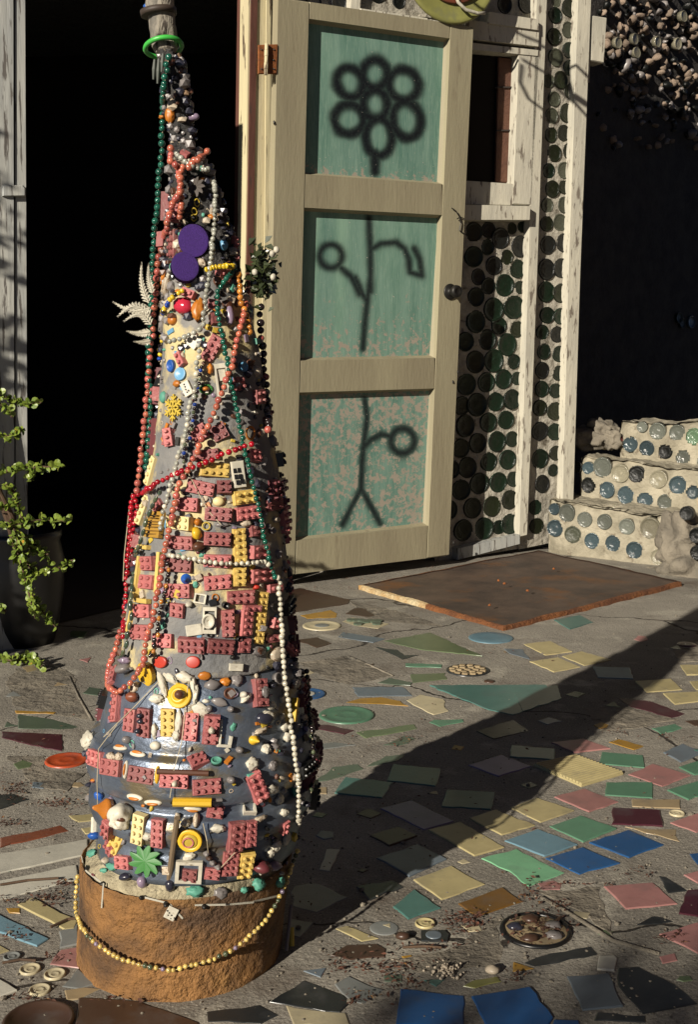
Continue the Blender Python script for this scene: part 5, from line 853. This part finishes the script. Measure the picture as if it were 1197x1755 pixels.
# bricks and crust on the sides and back the photo shows edge-on
def radial(z, q):
    c = Vector((TB.x + .02 * z, Y0, z)); d = Vector((math.cos(q), math.sin(q), 0)); p, n, i, dd = BVH.ray_cast(c + d * .6, -d); return p, n
zr = [(.17, .44), (.46, .86)]
for i in range(95):
    z = R.uniform(.18, .84); q = R.uniform(-.15, math.pi + .15) if R.random() < .8 else R.uniform(-.35, .3)
    p, n = radial(z, q)
    if p is None: continue
    if n.dot((p - Vector((TB.x, Y0, p.z)))) < 0: n = -n
    u = n.cross(Vector((0, 0, 1))).normalized(); w_ = n.cross(u)
    if R.random() < .25: u, w_ = w_, -u
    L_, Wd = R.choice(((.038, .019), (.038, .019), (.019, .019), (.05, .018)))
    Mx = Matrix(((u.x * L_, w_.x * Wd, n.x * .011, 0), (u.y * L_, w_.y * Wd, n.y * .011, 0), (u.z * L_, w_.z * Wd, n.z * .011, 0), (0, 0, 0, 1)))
    o = obj('toy_brick', brickmesh(max(1, round(L_ / .0093)), 2, R.choice(['redbrick', 'darkred', 'darkred', 'blackplastic', 'darkred'])), TOWER); o.matrix_basis = Matrix.Translation(p - TB) @ Mx  # darker colours put the right side's shade into these bricks
# small bits pressed into the cement between the bigger trinkets on the sunlit side
for i in range(430):
    y = R.uniform(540, 1500) if R.random() < .8 else R.uniform(260, 540)
    xs = [(150, 525), (235, 480), (285, 400)][0 if y > 1120 else 1 if y > 540 else 2]; x = R.uniform(*xs)
    if not hit(x, y)[2]: continue
    k = R.choice(['pebble', 'shell', 'button', 'flat', 'gem', 'flat', 'ring', 'flat', 'disc']); c_ = R.choice(['greystone', 'darkstone', 'shell', 'whiteplastic', 'brownplastic', 'darkred', 'orangeplastic', 'skyplastic', 'tealstone', 'blackplastic', 'goldleaf', 'violetstone', 'greystone', 'iron'])
    d = R.uniform(5, 14); put({'pebble': 'pebble', 'shell': 'shell', 'button': 'button', 'dome': 'stud', 'gem': 'gem', 'flat': 'chip', 'ring': 'ring', 'disc': 'counter'}[k], unit(k, c_), x, y, R.uniform(0, 180), d, d * R.uniform(.5, 1), R.uniform(.002, .006), -.0005, 1.3)
cr = [(MB(), 'darkstone'), (MB(), 'greystone'), (MB(), 'shell'), (MB(), 'brownplastic')]
for i in range(1300):
    zc = R.random()
    if zc < .45: z, q = R.uniform(.17, .85), R.uniform(-.75, math.pi + .2)
    elif zc < .85: z, q = R.uniform(.85, 1.24), R.uniform(0, 6.283)
    else: z, q = R.uniform(.46, .85), R.uniform(0, 6.283)
    p, n = radial(z, q)
    if p is None: continue
    if n.dot(p - Vector((TB.x, Y0, p.z))) < 0: n = -n
    front = z < .85 and -2.9 < (q if q < math.pi else q - 6.283) < -.75
    r = R.uniform(.0022, .0075) * (.45 if front else 1)
    k = R.choice([0, 0, 0, 1, 1, 2, 3]) if z > .85 or not front else R.choice([1, 2])
    cr[k][0].blob(p - TB + n * r * .3, (r, r * R.uniform(.6, 1.2), r * R.uniform(.6, 1.3)), i, .4, 1)
for b, mt in cr: tag(b.build('trinket_crust', MAT[mt], TOWER), kind='stuff')
# ------------------------------------------------------------------ bead necklaces draped on the tower
bm_ = {}
def beadmesh(mat):
    if mat not in bm_:
        b = MB(); b.lathe([(.12, -.98), (.55, -.84), (.84, -.55), (.98, -.2), (1., 0), (.98, .2), (.84, .55), (.55, .84), (.12, .98)], 12); bm_[mat] = b.mesh('bead', MAT['b_' + mat], True)
    return bm_[mat]
def necklace(label, pts, dia, mats, lift=1.25, long=1.0, group='bead necklaces on the tower', gapf=1.0, name='bead_necklace'):
    """pts: (region, x, y) where the strand runs; dia: bead size in px of the photo at the tower"""
    P = [Z(*p) for p in pts]; dense = []
    for i in range(len(P) - 1):
        p0, p1, p2, p3 = P[max(i - 1, 0)], P[i], P[i + 1], P[min(i + 2, len(P) - 1)]
        for k in range(12):
            t = k / 12; f = lambda a: .5 * ((2 * p1[a]) + (-p0[a] + p2[a]) * t + (2 * p0[a] - 5 * p1[a] + 4 * p2[a] - p3[a]) * t * t + (-p0[a] + 3 * p1[a] - 3 * p2[a] + p3[a]) * t ** 3)
            dense.append((f(0), f(1)))
    dense.append(P[-1]); r = dia * 1.16 / 2 * 1.5 / F; W3 = []; ds = []
    for x, y in dense:
        p, n, ok = hit(x, y); v = (CAM - p).normalized()
        if n.dot(v) < 0: n = -n
        d = (p - CAM).length - (r * lift + .010) / max(n.dot(v), .45) if ok else (p - CAM).length; ds.append(d)
    for it in range(3): ds = [min(ds[i], (ds[max(i - 2, 0)] + ds[max(i - 1, 0)] + ds[i] + ds[min(i + 1, len(ds) - 1)] + ds[min(i + 2, len(ds) - 1)]) / 5) for i in range(len(ds))]
    W3 = [CAM + ray(x, y) * d for (x, y), d in zip(dense, ds)]
    root = empty(name, label, 'necklace', group); root.location = W3[0]; base = Vector(W3[0])
    m = MB(); m.tube([p - base for p in W3], .0006, 4); m.build('string', MAT['thread'], root)
    acc = 0.; nxt = r; i = 0; k = 0; pat = mats if isinstance(mats, list) else [mats]
    for a, b in zip(W3, W3[1:]):
        L_ = (b - a).length
        while nxt <= acc + L_ and L_ > 0:
            p = a.lerp(b, (nxt - acc) / L_); rr = r * R.uniform(.82, 1.08); o = obj('bead', beadmesh(pat[k % len(pat)]), root)
            q = (b - a).to_track_quat('Z', 'Y').to_matrix().to_4x4(); o.matrix_basis = Matrix.Translation(p - base + Vector((R.gauss(0, .0007), R.gauss(0, .0007), R.gauss(0, .0003)))) @ q @ Matrix.Diagonal((rr, rr, rr * long, 1)); k += 1
            nxt += 2 * r * long * gapf
        acc += L_
    return root
def T1(*l): return [('T1', *p) for p in l]
def T2(*l): return [('T2', *p) for p in l]
def T3(*l): return [('T3', *p) for p in l]
def T4(*l): return [('T4', *p) for p in l]
def T5(*l): return [('T5', *p) for p in l]
necklace('long dark green bead strand hanging down the left side from the bangle', T1((388, 325), (370, 430), (352, 560), (348, 700), (345, 850), (335, 980), (322, 1150), (308, 1320)) + T2((298, 130), (286, 330), (280, 520), (272, 720), (262, 900), (275, 1180), (264, 1360)) + T3((270, 130), (268, 230)), 10.5, 'green')
necklace('salmon bead strand hanging outside the dark green one at the left', T1((395, 885), (400, 970), (440, 1010), (455, 1110), (440, 1180), (410, 1220), (395, 1290), (378, 1340)) + T2((368, 110), (342, 220), (316, 350), (302, 520), (290, 700), (275, 830), (262, 1000), (245, 1180), (232, 1350)) + T3((237, 150), (222, 290), (215, 335)), 11, ['salmon', 'rose', 'rose'])
necklace('short salmon bead strand crossing below the spire and dropping to the purple disc', T1((628, 895), (600, 930), (545, 970), (495, 1010), (455, 1015), (455, 1120), (462, 1200), (458, 1270), (450, 1335)), 11, 'salmon')
necklace('pearly white bead strand looping from the spire past the purple discs', T1((420, 915), (470, 965), (540, 1010), (615, 1022), (632, 1000), (660, 1120), (665, 1240), (660, 1390)) + T2((655, 120), (648, 220), (636, 320), (622, 440), (604, 540), (592, 650), (565, 720), (480, 765), (375, 798)), 8.5, 'clear')
necklace('clear bead strand running down the middle under the snowflake', T2((575, 800), (560, 900), (552, 1000), (540, 1100), (505, 1200), (488, 1340)) + T3((458, 110), (432, 220), (400, 330), (372, 440), (348, 560)), 8.5, ['clear', 'clear', 'pearl'])
necklace('yellow bead strand crossing right of the lower purple disc', T2((600, 368), (640, 352), (700, 340), (775, 340)), 9, 'yellow', long=.55)
necklace('yellow, black and blue bead strand curving down left of the red gem', T2((475, 480), (430, 510), (385, 550), (350, 615), (345, 680), (345, 750), (334, 830), (325, 915)), 8.5, ['yellow', 'yellow', 'black', 'yellow', 'yellow', 'blue', 'blue'], long=.8)
necklace('small green bead strand winding down the right front', T2((790, 345), (730, 420), (685, 500), (680, 620), (705, 740), (730, 880), (752, 990), (775, 1100), (800, 1230), (825, 1370)) + T3((845, 170), (880, 310), (908, 440), (935, 560), (960, 670), (980, 760), (1002, 830)), 8.5, 'green')
necklace('orange bead strand beside the cloth flowers', T2((805, 372), (812, 480), (828, 560), (855, 640), (872, 700), (872, 760)), 9.5, 'orange')
necklace('long rose bead strand sweeping from the cloth flowers down to a loop at the can', T2((875, 385), (862, 470), (852, 570), (832, 650), (802, 770), (782, 860), (768, 930), (735, 1020), (715, 1090), (680, 1170), (645, 1260), (600, 1340)) + T3((560, 110), (520, 190), (470, 280), (440, 350), (420, 460), (400, 560), (372, 680), (350, 780), (342, 880), (320, 990), (300, 1090)) + T4((330, 40), (312, 150), (265, 230), (190, 288), (150, 250), (155, 170), (185, 80), (210, 10)), 10.5, ['salmon', 'salmon', 'rose'])
necklace('black bead strand hanging at the shaded right edge', T2((945, 560), (938, 640), (942, 770), (955, 880), (965, 980), (975, 1100), (985, 1240), (985, 1370)), 12, ['black', 'black', 'black', 'black', 'rose'])
necklace('bright red bead strand slanting across the front and hanging down the left', T3((880, 62), (800, 95), (700, 132), (600, 180), (500, 213), (400, 255), (320, 300), (250, 350), (190, 372), (182, 440), (178, 560), (165, 680), (155, 800), (150, 920), (145, 1040), (132, 1180)), 9.5, 'red')
necklace('second red bead strand hanging just inside the first at the left', T3((185, 350), (212, 430), (205, 500), (188, 600), (172, 740)), 9, 'red')
necklace('salmon bead strand hanging below the red one at the lower left', T3((120, 1120), (100, 1200), (80, 1290)) + T4((150, 180), (150, 240)), 10, 'rose')
necklace('pearl bead strand running level across the tall yellow brick', T3((385, 700), (470, 715), (580, 735), (700, 750), (830, 750), (940, 742), (972, 765)), 8, 'pearl')
necklace('pearl bead strand hanging straight down the right side of the can', T3((1018, 815), (1030, 920), (1040, 1090), (1042, 1200)) + T4((962, 20), (975, 200), (990, 330), (1010, 480), (1028, 620), (1040, 740), (1040, 910)), 8.5, 'pearl')
necklace('tiny dark bead strand down the middle behind the clear beads', T2((585, 930), (570, 1040), (548, 1130), (535, 1240), (510, 1370)) + T3((495, 60), (480, 190)), 7, ['black', 'blue', 'black', 'olive'], long=.9)
necklace('dark green pod and cord strand at the far left front', T3((345, 340), (320, 390), (285, 460), (250, 575), (215, 680), (195, 800), (182, 930), (180, 1060), (160, 1160), (125, 1290)), 8, ['cordgreen', 'olive', 'cordgreen'], long=2.0)
necklace('wooden yellow bead strand swagged round the rusty drum', T5((62, 360), (50, 440), (52, 520), (75, 590), (130, 660), (215, 718), (310, 757), (420, 780), (485, 787), (545, 772), (660, 740), (760, 690), (855, 612), (910, 550), (962, 460), (990, 395), (1012, 330), (1045, 245)), 8.2, ['sand'] * 9 + ['olive', 'olive', 'sand', 'violet'], gapf=1.12, lift=.6)
necklace('dark bead strand hanging at the right edge of the can', T4((1075, 180), (1085, 300), (1100, 470), (1112, 620), (1098, 760)), 9, ['black', 'black', 'olive'])
necklace('small dark beads on a cord at the lower left of the body', T3((388, 740), (392, 830), (360, 960), (340, 1090), (310, 1240), (270, 1290)), 7, ['black', 'orange', 'black'], long=1.2)

# ------------------------------------------------------------------ painted disc hung over the door
DISC = empty('hanging_disc', 'painted yellow and maroon metal disc hung above the door, cut by the frame', 'disc'); q = pl(772, -58, WP + wn * .12, wn); DISC.location = q; rr = 95 * depth(q) / F
kq = wn.to_track_quat('Z', 'Y').to_matrix().to_4x4()
m = MB(); m.lathe([(rr, 0), (rr, .006), (rr * .96, .012), (rr * .9, .006), (rr * .55, .012), (.001, .014)], 48, kq); m.build('face', MAT['olive'], DISC, True)
m = MB(); m.lathe([(rr * .80, .006), (rr * .8, .018), (rr * .78, .02), (rr * .2, .024), (.001, .024)], 40, kq @ Matrix.Translation((0, rr * .14, 0))); m.build('painted_centre', MAT['terracotta'], DISC, True)
m = MB(); m.tube([pl(*Z('G1', x, y), WP + wn * .15, wn) - q for x, y in ((1035, -30), (1050, 10), (1085, 45), (1140, 62), (1175, 60))], .006, 8); m.build('white_arc', MAT['whitewood'], DISC, True)
m = MB(); m.tube([Vector((0, 0, rr * .9)), Vector((0, 0, rr + .22))], .0025, 6); m.build('wire', MAT['iron'], DISC)

# ------------------------------------------------------------------ succulent shrub in a pot at the left
pp = gp(40, 1118); POT = tag(MB(), None) if False else None
m = MB(); m.lathe([(.085, 0), (.10, .05), (.118, .16), (.122, .25), (.112, .30), (.118, .315), (.118, .33), (.106, .33), (.10, .30), (.09, .28), (.001, .28)], 32)
o = obj('plant_pot', m.mesh('plant_pot', MAT['blackplastic'], True), None, Vector((pp.x - .03, pp.y + .12, 0))); tag(o, 'dark round pot in the shade under the succulent shrub', 'pot')  # near-black base stands in for the shade around the pot
SHR = empty('succulent_shrub', 'sprawling round leaved green succulent in a pot beside the doorway', 'shrub'); SHR.location = (pp.x, pp.y, .28); SBs = Vector(SHR.location)
brs = [[(-20, 660), (5, 680), (35, 692), (70, 690)], [(-10, 745), (15, 748), (42, 735)], [(-15, 812), (20, 805), (60, 800), (106, 800)], [(5, 900), (35, 897), (75, 890), (120, 895)], [(10, 900), (35, 915), (60, 935), (90, 965)], [(20, 930), (45, 965), (60, 985), (92, 978)], [(40, 985), (50, 1010), (70, 1045), (98, 1078)], [(35, 960), (45, 1000), (55, 1040), (60, 1060)], [(-10, 872), (10, 868), (24, 855)], [(-15, 1125), (20, 1132), (50, 1125), (72, 1142)], [(20, 895), (30, 930), (25, 965)], [(-10, 690), (15, 700), (20, 715)], [(100, 975), (115, 965), (125, 960)], [(-10, 1045), (2, 1042), (10, 1048)], [(60, 800), (50, 812), (52, 825)], [(40, 920), (55, 945), (82, 950)], [(10, 830), (25, 845), (40, 900)]]
for bi, pts in enumerate(brs):
    Yb = pp.y - .10 + R.uniform(-.05, .05) - (0 if bi != 9 else -.0); W3 = [py_plane(x, y, Yb + R.uniform(-.02, .02)) - SBs for x, y in pts]
    if bi == 9: W3 = [gp(x, y, .02) - SBs for x, y in pts]
    st_ = MB(); st_.tube(W3, [.004, .0035, .003, .002][:len(W3)], 6); so_ = st_.build('branch', MAT['bark'], SHR); f = MB()
    for a, b in zip(W3, W3[1:]):
        n = int((b - a).length / .0085) + 1
        for k in range(n):
            p = a.lerp(b, k / n)
            for j in range(3):
                d = Vector((R.gauss(0, 1), R.gauss(0, 1) - .3, R.gauss(0, .9) + .2)).normalized(); l = R.uniform(.006, .0115); u = d.orthogonal().normalized(); u = Matrix.Rotation(R.uniform(0, 6.28), 3, d) @ u; c = p + d * l * 1.1; nn = d.cross(u)
                V = [c + (d * math.cos(t) + u * math.sin(t) * .85) * l + nn * l * .15 * math.cos(2 * t) for t in [i * math.pi / 4 for i in range(8)]] + [c + nn * l * .28, c - nn * l * .1]
                f.add(V, [(i, (i + 1) % 8, 8) for i in range(8)] + [((i + 1) % 8, i, 9) for i in range(8)])
    f.build('leaves', MAT['leafy'], so_)
m = MB(); m.tube([Vector((0, 0, 0)), Vector((-.05, -.02, .2)), Vector((-.08, -.04, .45)), Vector((-.12, -.02, .7))], [.012, .010, .008, .004], 8); m.tube([Vector((0, 0, 0)), Vector((.0, -.06, .12)), Vector((-.02, -.1, .2))], [.010, .008, .005], 8); m.build('stem', MAT['bark'], SHR)

# ------------------------------------------------------------------ added greenery, unseen, put in to shade the place
def leafmass(name, label, cat, boxes, n, size, trunk):
    root = empty(name, label, cat); c = Vector(trunk); root.location = c; f = MB()
    for (cx, cy, cz, sx, sy, sz, wgt) in boxes:
        for i in range(int(n * wgt)):
            p = Vector((cx + R.uniform(-1, 1) * sx, cy + R.uniform(-1, 1) * sy, cz + (R.random() * 2 - 1) * sz)) - c; d = Vector((R.gauss(0, 1), R.gauss(0, 1), R.gauss(0, 1))).normalized(); u = d.orthogonal().normalized(); l = size * R.uniform(.6, 1.3)
            f.add([p, p + d * l * .5 + u * l * .3, p + d * l, p + d * l * .5 - u * l * .3], [(0, 1, 2, 3)])
    f.build('foliage', MAT['hedge'], root); t = MB(); t.tube([Vector((0, 0, 0)), Vector((.03, .02, boxes[0][2] * .6)), Vector((0, 0, boxes[0][2]))], [.05, .04, .02], 8); t.build('trunk', MAT['bark'], root); return root
hd = Vector((math.sin(AZ), math.cos(AZ), 0)); hp = Vector((math.cos(AZ), -math.sin(AZ), 0))
bx = []
for k in range(20):
    p_ = -.66 + k * .17; c = hd * -4.6 + hp * p_; top = 2.20 + .52 * (p_ + .765) + R.uniform(-.03, .03); bx.append((c.x, c.y, top / 2, .10, .10, top / 2, 1 / 16))
c = hd * -4.6 + hp * .9; leafmass('shade_hedge', 'added tall leafy hedge, unseen, casting the soft shade at the lower right', 'hedge', bx, 22000, .06, (c.x, c.y, 0))  # added, unseen; throws the soft shade over the lower right paving
c = Vector((pa.x, pa.y, 0)) - hd * 1.5
leafmass('shade_bush', 'added thin foliage left of the doorway, unseen, dappling the post with shade', 'shade_bush', [(c.x - .03, c.y, 1.55, .09, .09, .5, .4), (c.x, c.y, .9, .09, .12, .25, .2), (c.x - .02, c.y + .02, .62, .10, .12, .12, .25)], 420, .05, (c.x - .03, c.y, 0))  # added, unseen; its leaves dapple the doorway post
m = MB(); q0 = pl(905, 75, WP, wn)
def vs_(x, y, t): return pl(x, y, WP + wn * .03, wn) - SUN * t
vn = empty('shade_vine', 'added bare looping stems, unseen, casting shadow lines on the window frame', 'shade_vine'); vb = vs_(830, 30, 1.35); vn.location = vb  # added stems, unseen, that drop shadow lines on the window frame
for i, pts in enumerate([[(800, 10), (850, 35), (900, 60), (940, 75), (985, 105), (1020, 140)], [(890, 92), (930, 115), (965, 150), (1005, 195)], [(888, 100), (885, 130), (900, 160), (935, 185)], [(830, 20), (850, 60), (870, 75)], [(950, 60), (955, 110), (970, 150), (1000, 170)], [(940, 75), (950, 95), (965, 125)]]):
    m = MB(); m.tube([vs_(x, y, 1.35) - vb for x, y in pts], [.006 if i != 4 else .014] * len(pts), 6); m.build('stem', MAT['bark'], vn)

# ------------------------------------------------------------------ added dark shed on the right, unseen, blocks sky light
SHED = empty('shade_shed', 'added dark timber shed to the right of the yard, unseen, blocking sky light', 'shed'); SHED.location = (3.2, 1.2, 0)
for i in range(24):
    m = MB(); m.box((-.8, -3.4 + i * .30, 1.45), (.03, .292, 2.9), None, .004); m.build('plank', MAT['bark'], SHED)
m = MB(); m.box((.45, .05, 1.45), (2.4, 7.1, 2.88)); m.build('wall', MAT['bark'], SHED)
m = MB(); m.box((.4, .05, 0), (3.0, 7.6, .08), Matrix.Translation((0, 0, 3.05)) @ Matrix.Rotation(.08, 4, 'Y')); m.build('roof', MAT['bark'], SHED)
